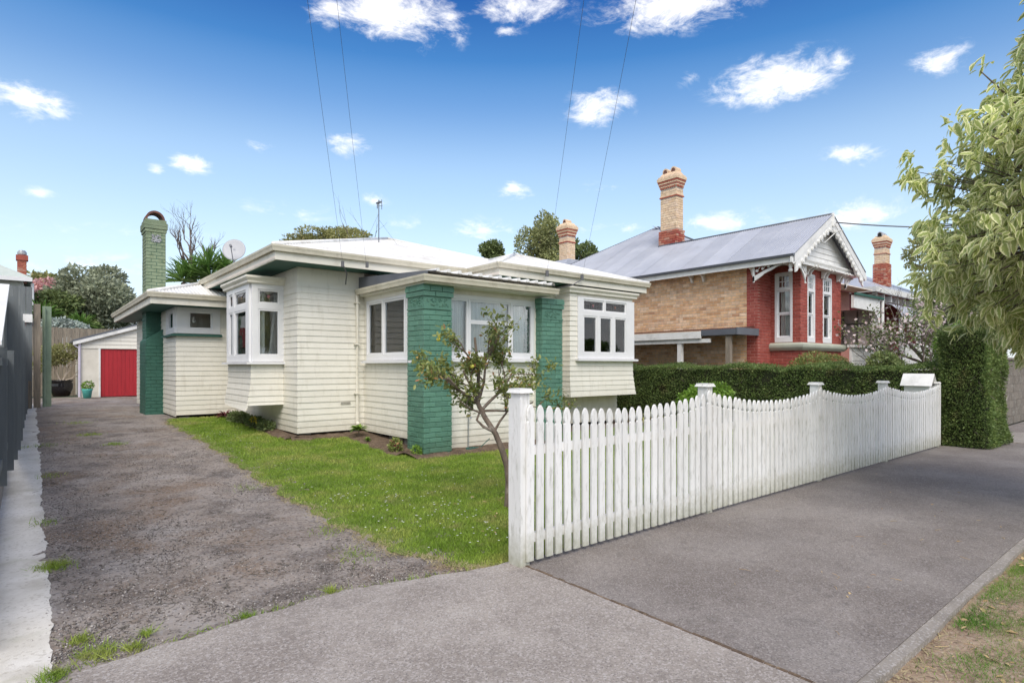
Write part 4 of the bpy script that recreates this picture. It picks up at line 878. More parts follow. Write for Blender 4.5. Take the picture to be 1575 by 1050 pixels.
# --- brick pillars
def pillar(x0, y0, wdt, ztop, m, keepn):
    p = MB(); p.box(x0+.012, x0+wdt-.012, y0+.012, y0+wdt-.012, -.08, ztop-.02); po = p.build('pillar', m, hs)
    ang = [((x0, y0), (1, 0)), ((x0, y0+wdt), (0, -1)), ((x0+wdt, y0), (0, 1)), ((x0+wdt, y0+wdt), (-1, 0))]
    Z1 = ztop-.40
    for i, (O, d) in enumerate(ang):
        w = Wall(O, d); w.box
        vis = i < 2
        nb = BUD.get('house', 0)
        bricks(w, po, -.0, wdt, -.02, Z1-.01, m, 'green', 'house' if vis else 'x', n_max=300 if vis else 0, L=.223, H=.0735, j=.0105, proud=.0, jit=.003, flip=i % 2)
    # ledge, roughcast panel, flared cap
    q = MB(); q.box(x0-.008, x0+wdt+.008, y0-.008, y0+wdt+.008, Z1-.012, Z1+.012); q.build('ledge', m, po)
    q = MB(); q.box(x0+.006, x0+wdt-.006, y0+.006, y0+wdt-.006, Z1, ztop-.195)
    for i, (O, d) in enumerate(ang[:2]):
        w = Wall(O, d)
        for k in range(46):
            s = random.uniform(.06, wdt-.06); z = Z1+random.uniform(.03, .17); a = random.uniform(0, PI)
            q.tube([w.p(s, -.010, z), w.p(s+.02*math.cos(a), .004, z+.02*math.sin(a)), w.p(s+.035*math.cos(a+.7), -.010, z+.035*math.sin(a+.7))], [.006, .008, .005], 5)
    q.build('roughcast_panel', m, po)
    for k in range(2):
        ex = (.018, .026)[k]; za = ztop-.20+k*.085
        for (O, d) in ang:
            w = Wall((O[0], O[1]), d)
            s = -ex - (.1 if k else 0)
            while s < wdt+ex-.03:
                a, b = max(s, -ex), min(s+.225, wdt+ex); s += .235
                if b-a < .04: continue
                q = MB(); pr = ex+random.uniform(-.004, .004); w.box(q, a, b, -.10, pr, za+.004, za+.079); q.build('cap_brick', m, po)
    q = MB(); q.box(x0-.02, x0+wdt+.02, y0-.02, y0+wdt+.02, ztop-.032, ztop-.006); q.build('pillar_top', m, po)
    q = MB(); q.box(x0-.01, x0+wdt+.01, y0-.01, y0+wdt+.01, -.1, .05); q.build('plinth', M_block, po)
    return po
pillar(4.92, 8.24, .545, 2.84, M_green, True)
pillar(7.54, 8.26, .545, 2.80, M_green, True)
# --- side chimney
ch = MB(); ch.prism([(2.15, 16.76, .1), (2.66, 16.76, .1), (2.66, 16.76, 2.52), (2.15, 16.76, 2.12)], (0, 1.0, 0)); ch.box(2.20, 2.62, 17.06, 17.7, 2.0, 4.9); cho = ch.build('chimney', M_greendk, hs); fix_normals(cho)
w1 = Wall((2.14, 16.75), (1, 0)); 
for (ww, s1) in ((w1, .52),):
    bricks(ww, cho, 0, s1, .2, 2.10, M_greendk, 'gd', 'x', n_max=0, L=.225, H=.075, proud=.0, jit=.003)
bricks(Wall((2.14, 17.75), (0, -1)), cho, 0, 1.0, .2, 2.10, M_greendk, 'gd', 'x', n_max=0, proud=0, jit=.003, flip=1)
for zlo, zhi, mm in ((2.12, 3.0, M_greendk), (3.0, 4.88, M_greenold)):
    for (O, d, l) in (((2.19, 17.05), (1, 0), .43), ((2.19, 17.70), (0, -1), .65)):
        bricks(Wall(O, d), cho, 0, l, zlo, zhi, mm, 'go', 'x', n_max=0, proud=.0, jit=.003, flip=0 if d[0] else 1)
for za, ex in ((4.86, .02), (4.94, .04), (5.02, .04), (5.10, .015)):
    q = MB(); q.box(2.19-ex, 2.62+ex, 17.05-ex, 17.7+ex, za, za+.073); q.build('chimney_cap', M_greenold, cho)
q = MB(); 
for i in range(90):
    a = random.uniform(0, 6.28); r = random.uniform(0, .1); q.tube([(2.405+r*math.cos(a), 17.04, 4.70+r*math.sin(a)), (2.405+(r+.03)*math.cos(a), 17.03, 4.70+(r+.03)*math.sin(a))], .008, 4)
q.build('rough_roundel', M_dish, cho)
q = MB(); arc = []
for i in range(15): t = PI*i/14; arc.append((2.405-.17*math.cos(t), 17.35, 5.17+.20*math.sin(t)))
vs = []; fs = []
for i, p in enumerate(arc):
    nrm = Vector((p[0]-2.405, 0, (p[2]-5.17))).normalized()
    for (r, yy) in ((0, -.2), (.05, -.2), (.05, .2), (0, .2)): vs.append((p[0]+nrm.x*r, p[1]+yy, p[2]+nrm.z*r))
for i in range(14):
    for k in range(4): fs.append((i*4+k, i*4+(k+1) % 4, i*4+4+(k+1) % 4, i*4+4+k))
fs += [(0,1,2,3), (56,57,58,59)]; q.add(vs, fs); o = q.build('chimney_hood', M_rust, cho); fix_normals(o)
# --- downpipes, vent, brackets
mb = MB(); mb.tube([(4.93, 10.02, 3.30), (4.93, 10.02, 3.22), (4.93, 10.6, 3.12)], .028, 8)
dp = MB(); dp.tube([(6.9, 10.02, 3.26), (5.0, 10.58, 2.98), (4.86, 10.63, 2.95), (4.86, 10.63, .42), (4.86, 10.60, .36)], .034, 10); dpo = dp.build('downpipe', M_creamtrim, hs)
for z in (.95, 1.9, 2.7):
    q = MB(); q.box(4.81, 4.91, 10.59, 10.69, z, z+.02); q.build('pipe_clip', M_creamtrim, dpo)
vt = MB(); WA.box(vt, .80, 1.0, .02, .032, .76, .81); vto = vt.build('wall_vent', M_creamtrim, hs)
q = MB()
for i in range(14): WA.box(q, .81+.0135*i, .815+.0135*i, .030, .036, .765, .805)
q.build('vent_slot', M_block, vto)
tap = MB(); tap.tube([(5.93, 8.43, .05), (5.93, 8.42, .60)], .010, 6); tap.tube([(5.93, 8.42, .60), (5.93, 8.36, .61), (5.93, 8.34, .57)], .012, 6); tap.box(5.89, 5.97, 8.39, 8.41, .64, .655); tap.tube([(5.93, 8.40, .60), (5.93, 8.40, .65)], .008, 6)
o = tap.build('garden_tap', M_metal); o['label'] = 'garden tap on a thin pipe against the porch boards'; o['category'] = 'tap'
hz = MB(); pts = [(5.93+.12*math.cos(t*.9)*(1+.1*math.sin(t*3)), 8.3+.06*math.sin(t*.9), .03+.01*math.sin(t*5)+gz(8.3)) for t in np.linspace(0, 20, 70)]
pts += [(6.1+.03*i, 8.3, .06+.02*i) for i in range(8)]
hz.tube(pts, .008, 6); o = hz.build('garden_hose', M_soffit); o['label'] = 'short green garden hose lying under the tap'; o['category'] = 'hose'

# --- on the roof: dish and aerial
t = thing('satellite_dish', (3.72, 15.2, 3.72), 'grey satellite dish on the roof beside the spiky cabbage tree', 'satellite dish')
mb = MB(); c = Vector((3.74, 15.05, 4.27)); ax = Vector((-.45, -.85, .28)).normalized(); a = ax.cross(Vector((0,0,1))).normalized(); b = a.cross(ax)
vs = []; fs = []; nr = 6; na = 32
for i in range(nr+1):
    r = .26*i/nr
    for k in range(na): th = 2*PI*k/na; vs.append(c+a*r*math.cos(th)+b*r*1.05*math.sin(th)+ax*(.35*r*r-.0))
for i in range(nr):
    for k in range(na): fs.append((i*na+k, i*na+(k+1) % na, (i+1)*na+(k+1) % na, (i+1)*na+k))
mb.add(vs, fs); o = mb.build('dish', M_dish, t, smooth=True); md = o.modifiers.new('solid', 'SOLIDIFY'); md.thickness = .008
mb = MB(); mb.tube([(3.78, 15.2, 3.6), (3.78, 15.2, 4.15), tuple(c-ax*.02)], .022, 8); mb.build('mast', M_metal, t)
mb = MB(); mb.tube([tuple(c-b*.30), tuple(c+ax*.30-b*.05)], .010, 6); mb.tube([tuple(c+ax*.34-b*.05), tuple(c+ax*.26-b*.05)], .03, 8); mb.build('receiver_arm', M_dkgrey, t)
t = thing('television_aerial', (6.6, 13.2, 4.5), 'thin television aerial mast on the white roof ridge', 'aerial')
mb = MB(); mb.tube([(6.6, 13.2, 4.35), (6.6, 13.2, 5.58)], .012, 6); mb.build('mast', M_dkgrey, t)
mb = MB(); mb.tube([(6.6, 13.2, 5.25), (6.25, 13.2, 4.5)], .003, 4); mb.tube([(6.6, 13.2, 5.1), (7.1, 13.2, 4.55)], .003, 4); mb.build('guy_wire', M_wire, t)
mb = MB(); mb.box(6.57, 6.63, 13.1, 13.3, 5.5, 5.53); mb.tube([(6.56, 13.2, 5.36), (6.56, 13.2, 5.52)], .012, 5); mb.tube([(6.68, 13.2, 5.36), (6.68, 13.2, 5.6)], .008, 5); mb.tube([(6.55, 13.2, 5.42), (6.7, 13.2, 5.46)], .006, 5); mb.build('antenna_head', M_dkgrey, t)

# ================================================================== PICKET FENCE
pf = thing('picket_fence', (7.6, 3.35, 0), 'white picket fence with scalloped top between lawn and footpath', 'fence')
FX = [2.845, 5.33, 7.90, 10.28, 12.90]
PT = [1.325, 1.315, 1.28, 1.26, 1.20]; TOPS = [(1.215, 1.135, 1.235), (1.235, 1.10, 1.20), (1.20, 1.085, 1.18), (1.18, 1.055, 1.155)]
def picket_mesh(h):
    w = .034; mb = MB(); n = .012
    prof = [(-w, 0), (w, 0), (w, h-.135), (w-.007, h-.13), (w-.010, h-.12), (w-.003, h-.105), (w, h-.085), (w-.004, h-.05), (w-.014, h-.022), (0.003, h), (-.003, h), (-w+.014, h-.022), (-w+.004, h-.05), (-w, h-.085), (-w+.003, h-.105), (-w+.010, h-.12), (-w+.007, h-.13), (-w, h-.135)]
    mb.prism([(x, 0, z) for x, z in prof], (0, .019, 0)); return mb
npk = 0
x = FX[0]+.035
while x < FX[-1]+.06:
    k = min(3, max(i for i in range(4) if x >= FX[i]-.001)) if x > FX[0] else 0
    t = (x-FX[k])/(FX[k+1]-FX[k]); a, m, b = TOPS[k]
    h = (a*(1-t)+b*t) - ((a+b)/2-m)*4*t*(1-t)*(1 if True else 1)
    h = max(h, m-.01) + random.uniform(-.004, .004) + (.02 if (1-t) < .03 else 0)
    mb = picket_mesh(h-.035); c0 = np.array(mb.v)
    o = None
    me = bpy.data.meshes.new('picket'); me.from_pydata((c0-np.array([0, 0, 0])).tolist(), [], mb.f)
    me.materials.append(M_picket)
    o = bpy.data.objects.new('picket', me); COL.objects.link(o); o.parent = pf
    o.location = Vector((x+random.uniform(-.003, .003), 3.285+random.uniform(-.002, .002), .035-.06*max(0, (x-8)/4.5)*0))-WO[pf.name]
    o.rotation_euler = (random.uniform(-.004, .004), random.uniform(-.006, .006), random.uniform(-.02, .02)); fix_normals(o)
    x += .1003; npk += 1
for k in range(4):
    for z in (.20, .86):
        mb = MB(); mb.box(FX[k]+.02, FX[k+1]-.0, 3.306, 3.345, z-.035, z+.035); mb.build('rail', M_picket, pf)
for i, fx in enumerate(FX):
    mb = MB(); y0 = 3.308; w = .046; zt = PT[i]
    mb.box(fx-w, fx+w, y0, y0+.11, -.05, zt-.03); mb_o = mb.build('post', M_picket, pf)
    q = MB(); q.hexa([(fx-w-.025, y0-.025, zt-.03), (fx+w+.025, y0-.025, zt-.03), (fx+w+.025, y0+.135, zt-.03), (fx-w-.025, y0+.135, zt-.03), (fx-w-.012, y0-.012, zt-.005), (fx+w+.012, y0-.012, zt-.005), (fx+w+.012, y0+.122, zt-.005), (fx-w-.012, y0+.122, zt-.005)])
    q.prism([(fx-w-.012, y0-.012, zt-.005), (fx+w+.012, y0-.012, zt-.005), (fx+w+.012, y0+.122, zt-.005), (fx-w-.012, y0+.122, zt-.005)], (0, 0, .008)); q.build('post_cap', M_picket, mb_o)
mb = MB(); mb.box(2.795, 2.815, 3.30, 3.44, 0, 1.25); mb.build('end_board', M_picket, pf)
# letterbox behind the last bay
t = thing('letterbox', (12.8, 3.56, 0), 'white timber letterbox with pitched roof behind the fence end', 'letterbox')
mb = MB(); mb.box(12.76, 12.86, 3.52, 3.62, -.05, 1.0); mb.build('post', M_wwhite, t)
mb = MB(); mb.prism([(12.70, 3.40, 1.0), (12.94, 3.40, 1.0), (12.94, 3.40, 1.15), (12.82, 3.40, 1.29), (12.70, 3.40, 1.15)], (0, .40, 0)); o = mb.build('box', M_wwhite, t); fix_normals(o)
mb = MB(); mb.prism([(12.655, 3.35, 1.12), (12.82, 3.35, 1.325), (12.82, 3.35, 1.35), (12.635, 3.35, 1.125)], (0, .5, 0)); o = mb.build('roof', M_wwhite, t); fix_normals(o)
mb = MB(); mb.prism([(12.985, 3.352, 1.12), (12.82, 3.352, 1.322), (12.82, 3.352, 1.347), (13.005, 3.352, 1.125)], (0, .496, 0)); o = mb.build('roof', M_wwhite, t); fix_normals(o)
mb = MB(); mb.tube([(12.82, 3.39, 1.16), (12.82, 3.36, 1.17)], .03, 8); mb.build('newspaper_hole', M_wire, t)

# ================================================================== LEFT PALING FENCE
lf = thing('paling_fence', (-.25, 12, .2), 'charcoal painted paling fence along the left of the driveway', 'fence')
def ftop(Y): return 1.62 if Y < 8.6 else 2.32
def fbot(Y): return float(np.interp(Y, [6.5, 10, 13, 17, 22], [.47, .32, .26, .24, .26]))
Y = 4.2; k = 0
while Y < 22.4:
    mb = MB(); x0 = -.265+random.uniform(-.004, .004); zb = fbot(Y)+random.uniform(-.02, .02)
    mb.box(x0, x0+.02, Y, Y+.145, zb, ftop(Y)+random.uniform(-.008, .008)); mb.build('paling', M_fencegrey, lf); Y += .152; k += 1
for (Y, xe) in ((5.2, -.19), (6.75, -.172), (8.15, -.152), (9.5, -.14), (10.9, -.128), (12.6, -.122), (14.6, -.118), (16.8, -.112), (19.2, -.10), (21.6, -.095)):
    zt = 1.66 if Y < 8.6 else 2.36; mb = MB(); mb.box(-.245, xe, Y, Y+.045, fbot(Y)-.01, zt); mb.build('fin_board', M_fencegrey, lf)
for z in (.62, 1.5): 
    mb = MB(); mb.box(-.224, -.201, 4.2, 22.5, z, z+.07); mb.build('rail', M_fencegrey, lf)
mb = MB(); mb.box(-.60, -.26, 4.0, 22.5, -.1, .24); mb.build('retaining_base', M_kerb, lf)
mb = MB(); mb.hexa([(-.30, 6.2, 1.665), (-.19, 6.2, 1.665), (-.19, 8.25, 2.33), (-.30, 8.25, 2.33), (-.30, 6.2, 1.70), (-.19, 6.2, 1.70), (-.19, 8.25, 2.37), (-.30, 8.25, 2.37)]); mb.build('sloping_cap', M_wwhite, lf)
mb = MB(); mb.hexa([(-.38, 5.9, 1.60), (-.34, 5.9, 1.60), (-.34, 8.25, 2.36), (-.38, 8.25, 2.36), (-.38, 5.9, 1.64), (-.34, 5.9, 1.64), (-.34, 8.25, 2.40), (-.38, 8.25, 2.40)]); mb.build('sloping_rail', M_wwhite, lf)
# end posts and cross fence at the back left
tp_ = thing('timber_post', (-.0, 22.7, .2), 'tall raw timber gate post at the far end of the charcoal fence', 'post')
mb = MB(); mb.box(.02, .19, 22.6, 22.75, .1, 3.35); mb.build('post', M_timber, tp_)
mb = MB(); mb.box(-.18, -.02, 22.2, 22.3, .1, 1.05); mb.build('stub_board', M_timber, tp_)
gp = thing('green_post', (.33, 23.4, .2), 'pale green steel post beside the raw timber post', 'post')
mb = MB(); mb.box(.24, .46, 23.3, 23.45, .1, 3.35); mb.tube([(.30, 23.25, .1), (.30, 23.25, 3.3)], .03, 6); mb.build('post', mat('pale_green_paint', (.26,.34,.24), None, .7), gp)
cf = thing('side_gate_fence', (-1.6, 22.4, .2), 'tall charcoal board fence closing the far left corner', 'fence')
for i in range(26):
    x0 = -3.95+i*.152; mb = MB(); mb.box(x0, x0+.146, 22.5+.01*(i % 2), 22.53+.01*(i % 2), .2, 3.85+random.uniform(-.02, .02)); mb.build('paling', M_fencegrey, cf)
mb = MB(); mb.box(-1.3, .0, 22.44, 22.49, 2.78, 3.02); mb.build('white_board', M_wwhite, cf)
mb = MB(); mb.box(-3.9, -1.7, 22.44, 22.49, 2.85, 3.05); mb.build('white_board', M_wwhite, cf)

# ================================================================== GARAGE
gr = thing('garage', (3.9, 31, .18), 'small cream garage with a red boarded door at the end of the drive', 'garage')
WG = Wall((1.55, 30), (1, 0)); gz0 = .17
mb = MB(); core(WG, mb, 0, 4.9, gz0, 2.50, [(.66, 3.3, gz0, 2.2)]); mb.box(1.55, 1.65, 30.1, 36, gz0, 2.5); mb.box(6.35, 6.45, 30.1, 36, gz0, 2.5); mb.box(1.55, 6.45, 35.9, 36, gz0, 2.5); wgo = mb.build('wall', M_plaster, gr)
mb = MB(); mb.prism([(1.45, 30.0, 2.5), (6.55, 30.0, 2.5), (4.0, 30.0, 3.36)], (0, .06, 0)); gg = mb.build('gable_wall', M_cream, gr)
for k in range(6):
    z = 2.22+k*.165; run = max(0, 3.36-max(z+.165, 2.5))/.86*2.55 if z+.165 > 2.5 else 2.45
    if run < .1: continue
    mb = MB(); WG.box(mb, max(.0, 2.45-run), min(4.9, 2.45+run), .0, .012, z, z+.165); mb = MB(); 
    P = WG.p; a, c = 2.45-run, 2.45+run
    mb.hexa([P(a, .03, z), P(c, .03, z), P(c, 0, z), P(a, 0, z), P(a, .008, z+.172), P(c, .008, z+.172), P(c, 0, z+.172), P(a, 0, z+.172)]); mb.build('weatherboard', M_cream, gg)
for k in range(18):
    mb = MB(); a = .67+k*.146; WG.box(mb, a, a+.140, -.06+random.uniform(-.003, .003), -.03, gz0+.02, 2.2); mb.build('door_board', M_red, gr)
mb = MB(); WG.box(mb, .60, .665, -.02, .03, gz0, 2.22); WG.box(mb, 3.3, 3.37, -.02, .03, gz0, 2.22); mb.build('door_frame', M_wwhite, gr)
for sgn in (-1, 1):
    mb = MB(); xe = 4.0+sgn*2.72
    mb.prism([(4.0, 29.85, 3.40), (xe, 29.85, 2.48), (xe, 29.85, 2.56), (4.0, 29.85, 3.47)], (0, 6.3, 0)); o = mb.build('roof', M_dkgrey, gr); fix_normals(o)
    mb = MB(); mb.prism([(4.0, 29.82, 3.26), (xe, 29.82, 2.34), (xe, 29.82, 2.475), (4.0, 29.82, 3.395)], (0, .04, 0)); o = mb.build('barge_board', M_wwhite, gr); fix_normals(o)
mb = MB(); mb.tube([(1.50, 29.93, 2.4), (1.50, 29.93, .2)], .045, 8); mb.tube([(1.36, 29.93, 2.44), (1.36, 29.93, 2.30), (1.50, 29.93, 2.2), (1.5, 29.93, .2)], .03, 8); mb.build('downpipe', mat('lilac_white_pipe', (.62,.58,.68), None, .5), gr)
t = thing('white_post', (2.55, 21.5, .2), 'short white gate post beside the red garage door', 'post')
mb = MB(); mb.box(3.02, 3.10, 24.6, 24.7, .15, 2.0); mb.build('post', M_wwhite, t)

# back boundary: grey weathered palings
bf = thing('back_fence', (.6, 34, .2), 'weathered grey timber paling fence behind the potted shrub', 'fence')
for i in range(44):
    x0 = -1.5+i*.152; mb = MB(); mb.box(x0, x0+.146, 34+.015*(i % 2), 34.02+.015*(i % 2), .9, 3.25+random.uniform(-.02, .02)); mb.build('paling', M_timber, bf)
mb = MB()
for k in range(3): mb.box(-1.5, 5.2, 33.9, 34.0, .1+k*.28, .37+k*.28)
mb.build('retaining_sleeper', M_timber, bf)
for (xa, xb, ya, yb) in ((12.9, 13.0, 22, 36), (6.6, 13, 35.9, 36)):
    q = thing('boundary_fence', ((xa+xb)/2, (ya+yb)/2, .2), 'weathered timber fence behind the bungalow, '+('running back beside the villa' if xa > 10 else 'crossing behind the garage'), 'fence', 'back boundary fences'); mb = MB(); mb.box(xa, xb, ya, yb, .1, 2.0); mb.build('fence_boards', M_timber, q)

# ================================================================== NEIGHBOUR VILLA (yellow and red brick)
vl = thing('brick_villa', (20, 13, 0), 'yellow and red brick villa with grey iron roof and fretwork gable', 'house')
VX, VY = 15.6, 8.2
VS = Wall((VX, 19.4), (0, -1)); VF = Wall((VX, VY), (1, 0)); VB = Wall((16.35, 7.37), (1, 0)); VBL = Wall((16.35, 8.2), (0, -1))
def vcore(w, s0, s1, z0, z1, holes, m, name='wall'):
    mb = MB(); core(w, mb, s0, s1, z0, z1, holes, t0=-.12, t1=-.001); return mb.build(name, m, vl)
Ls = 19.4-VY
wo = vcore(VS, 0, Ls, 0, 4.32, [], M_mortar)
bricks(VS, wo, Ls-5.0, Ls-.32, 2.40, 4.30, M_ybrick, 'y', 'villa', n_max=300)
bricks(VS, wo, 2, Ls-.32, .5, 2.37, M_ybrick, 'y', 'x', n_max=0)
bricks(VS, wo, 2, Ls-5.01, 2.40, 4.30, M_ybrick, 'y', 'x', n_max=0)
mb = MB(); VS.box(mb, Ls-.318, Ls, 0, .006, 0, 4.31); q_ = mb.build('quoin', M_rmortar, vl)
bricks(VS, q_, Ls-.318, Ls, .9, 4.30, M_rbrick, 'r', 'x', n_max=0, proud=.012)
wo = vcore(VF, 0, .80, 0, 4.32, [], M_rmortar); bricks(VF, wo, 0, .76, .9, 4.30, M_rbrick, 'r', 'x', n_max=0)
mb = MB(); mb.box(19.05, 24.6, 9.2, 9.3, 0, 4.32); mb.build('porch_wall', M_rmortar, vl)
winL = (.12, .62, 2.16, 4.12)
wo = vcore(VBL, .0, .83, 0, 4.32, [winL], M_rmortar); bricks(VBL, wo, 0, .83, 1.2, 4.30, M_rbrick, 'r', 'x', n_max=0, holes=[winL])
W1 = (.42, .90, 2.16, 4.08); W2 = (1.42, 2.02, 2.16, 4.08)
wo = vcore(VB, 0, 2.70, 0, 4.32, [W1, W2], M_rmortar); bricks(VB, wo, 0, 2.70, 1.2, 4.30, M_rbrick, 'r', 'x', n_max=0, holes=[W1, W2])
for Wd_, hh in ((VB, W1), (VB, W2), (VBL, winL)):   # brick header arches
    for i in range(9):
        a = hh[0]-.05+(hh[1]-hh[0]+.1)*i/9; b_ = a+(hh[1]-hh[0]+.1)/9-.008; rise = .05*math.sin(PI*(i+.5)/9); mb = MB(); Wd_.box(mb, a, b_, 0, .018, hh[3]-.03+rise, hh[3]+.12+rise); mb.build('arch_brick', M_rbrick, wo)
def sashwin(w, h):
    s0, s1, z0, z1 = h; wd = s1-s0; zm = z0+(z1-z0)*.41; zt = z1-.50
    mb = MB(); P = w.p
    for r in decomp(s0, s1, z0, z1, [(s0+.06, s1-.06, z0+.14, z1-.07)]): w.box(mb, r[0], r[1], -.10, .012, r[2], r[3])
    fo = mb.build('window', M_white, vl)
    for (za, zb, t) in ((z0+.14, zm, -.05), (zm, zt, -.03)):
        mb = MB(); a, b = s0+.06, s1-.06
        for r in decomp(a, b, za, zb, [(a+.04, b-.04, za+.04, zb-.04)]): w.box(mb, r[0], r[1], t-.03, t, r[2], r[3])
        mb.build('sash', M_white, fo); mb = MB(); w.box(mb, a+.035, b-.035, t-.018, t-.012, za+.035, zb-.035); mb.build('pane', M_glass, fo)
    mb = MB(); a, b = s0+.06, s1-.06; w.box(mb, a, b, -.06, .012, zt, zt+.06)
    hz = [(a+.04+(b-a-.08)*i/3+.01, a+.04+(b-a-.08)*(i+1)/3-.01, zt+.08+(z1-.07-zt-.10)*j/2+.01, zt+.08+(z1-.07-zt-.10)*(j+1)/2-.01) for i in range(3) for j in range(2)]
    for r in decomp(a, b, zt+.06, z1-.07, hz): w.box(mb, r[0], r[1], -.04, -.01, r[2], r[3])
    mb.build('fanlight', M_white, fo); mb = MB(); w.box(mb, a+.03, b-.03, -.028, -.022, zt+.07, z1-.08); mb.build('pane', M_glass, fo)
    mb = MB(); n = 40; vs = []; fs = []
    for i in range(n+1):
        s = s0+.08+(wd-.16)*i/n; off = .02*math.sin(s*60); vs += [w.p(s, -.16+off, z0+.1), w.p(s, -.16+off, zt)]
        if i: fs.append((2*i-2, 2*i, 2*i+1, 2*i-1))
    mb.add(vs, fs); mb.build('curtain', M_curtain, fo, smooth=True)
sashwin(VB, W1); sashwin(VB, W2); sashwin(VBL, winL)
bp_ = [(-.02, -.10), (.06, -.10), (.12, -.04), (.14, .0), (.14, .06), (.05, .12), (-.02, .12)]
mb = MB(); mb.sweep([(16.35, 8.19, 2.02), (16.35, 7.37, 2.02), (19.05, 7.37, 2.02), (19.05, 8.19, 2.02)], bp_); o = mb.build('sill_band', M_stone, vl); fix_normals(o)
mb = MB(); mb.box(19.0, 19.05, 7.4, 8.2, 0, 4.3); mb.build('bay_side_wall', M_rbrick, vl)
mb = MB(); mb.box(15.75, 24.6, 8.4, 19.3, 4.33, 4.36); mb.box(16.4, 19.0, 7.5, 8.4, 4.33, 4.36); mb.box(15.75, 24.6, 12.0, 12.1, .5, 4.3); mb.box(15.75, 24.6, 8.4, 19.3, .9, 1.0); mb.build('interior', M_interior, vl)
# gable
GX0, GX1, GXm, GY, GE, GA = 15.15, 19.95, 17.55, 7.0, 4.38, 5.80
VG = Wall((GX0, 7.30), (1, 0)); hw = (GX1-GX0)/2
mb = MB(); mb.prism([(GX0+.25, 7.30, 4.42), (GX1-.25, 7.30, 4.42), (GXm, 7.30, 5.65)], (0, .08, 0)); go = mb.build('gable_wall', M_wwhite, vl)
for k in range(8):
    z = 4.42+k*.15; run = (5.66-z-.15)/1.24*(hw-.25)
    if run < .08: continue
    mb = MB(); P = VG.p; a, c = hw-run, hw+run; mb.hexa([P(a, .026, z), P(c, .026, z), P(c, 0, z), P(a, 0, z), P(a, .006, z+.156), P(c, .006, z+.156), P(c, 0, z+.156), P(a, 0, z+.156)]); mb.build('weatherboard', M_wwhite, go)
mb = MB(); mb.sweep([(GX0+.1, 7.27, 4.24), (GX1-.1, 7.27, 4.24)], [(-.06, 0), (.02, 0), (.04, .04), (.04, .10), (.10, .14), (.10, .18), (-.06, .18)]); o = mb.build('gable_cornice', M_wwhite, vl); fix_normals(o)
def gz_at(x): return GE+(GA-GE)*(1-abs(x-GXm)/hw)
for sgn in (-1, 1):
    mb = MB(); xe = GXm+sgn*(hw+.08)
    mb.prism([(GXm, GY, GA-.03), (xe, GY, GE-.08), (xe, GY, GE-.22), (xe-sgn*.10, GY, GE-.26), (GXm, GY, GA-.19)], (0, .05, 0)); o = mb.build('barge_board', M_wwhite, vl); fix_normals(o)
    # scalloped fretwork band below the barge board and the curved brace
    pts = []; inner = []
    for i in range(25):
        t_ = i/24; x = GXm+sgn*(hw-.15)*t_; top = gz_at(x)-.22
        dep = .10+.22*t_**2+.10*(1-t_)**3+.035*abs(math.sin(i*PI/2.0*1.0)); inner.append((x, GY+.01, top-dep)); pts.append((x, GY+.01, top+.03))
    mb = MB(); 
    for i in range(24): mb.prism([pts[i], pts[i+1], inner[i+1], inner[i]], (0, .035, 0))
    o = mb.build('fretwork', M_wwhite, vl); fix_normals(o)
    for i in range(2, 24, 2):
        c_ = Vector(inner[i]); rr_ = .055 if i % 4 else .075
        mb = MB(); mb.tube([c_+Vector((0, -.03, .02)), c_+Vector((0, .05, .02))], rr_, 10); mb.tube([c_+Vector((0, -.045, .02)), c_+Vector((0, -.028, .02))], rr_*.5, 8); mb.build('scallop', M_wwhite, vl)
    mb = MB(); r = []
    for i in range(13):
        th = i/12; x = GXm+sgn*(hw*.72*th); r.append((x, GY+.02, gz_at(GXm)-.42-(.12*th+.95*th**2.6)))
    for i in range(12): mb.prism([r[i], r[i+1], (r[i+1][0], GY+.02, r[i+1][2]-.085), (r[i][0], GY+.02, r[i][2]-.085)], (0, .04, 0))
    o = mb.build('curved_brace', M_wwhite, vl); fix_normals(o)
mb = MB(); mb.tube([(GXm, GY, GA-.35), (GXm, GY, GA+.02)], .045, 8); mb.build('finial', M_wwhite, vl)
mb = MB(); mb.tube([(17.1, 7.24, 5.05), (17.35, 7.15, 4.98), (17.8, 6.98, 5.35), (18.0, 6.9, 5.38)], .014, 6); mb.build('wire_bracket', M_wwhite, vl)
# eave corner brackets (fretwork) on the left of the bay, drop finial, bracket pairs
def fret(p0, dx, dy, L, H, name='fret_bracket'):
    d = Vector((dx, dy, 0)).normalized(); p0 = Vector(p0); n = Vector((d.y, -d.x, 0))*.035; mb = MB(); k = 12; up = []; lo = []
    for i in range(k+1):
        t_ = i/k; lo.append(p0+d*(L*t_)+Vector((0, 0, -H*(1-t_)**1.6-.03-.025*abs(math.sin(t_*9))))); up.append(p0+d*(L*t_)+Vector((0, 0, -H*(1-t_)**1.6*.55-.0)))
    for i in range(k): mb.prism([lo[i], lo[i+1], lo[i+1]*.35+up[i+1]*.65, lo[i]*.35+up[i]*.65], n)
    mb.box(min(p0.x, (p0+d*L).x)-.001, max(p0.x, (p0+d*L).x)+.036, min(p0.y, (p0+d*L).y)-.001, max(p0.y, (p0+d*L).y)+.036, p0.z-.03, p0.z)
    mb.prism([p0+Vector((0,0,-H-.04)), p0+d*.05+Vector((0,0,-H-.04)), p0+d*.05, p0], n)
    for i in range(5):
        t_ = .12+.16*i; c = p0+d*(L*t_)+Vector((0, 0, -H*(1-t_)**1.6*.45)); mb.tube([c, c+n], .035*(1.2-t_*.5), 7)
        mb.tube([c, p0+d*(L*(t_+.1))+Vector((0, 0, -.02))], .012, 5)
    o = mb.build(name, M_wwhite, vl); fix_normals(o)
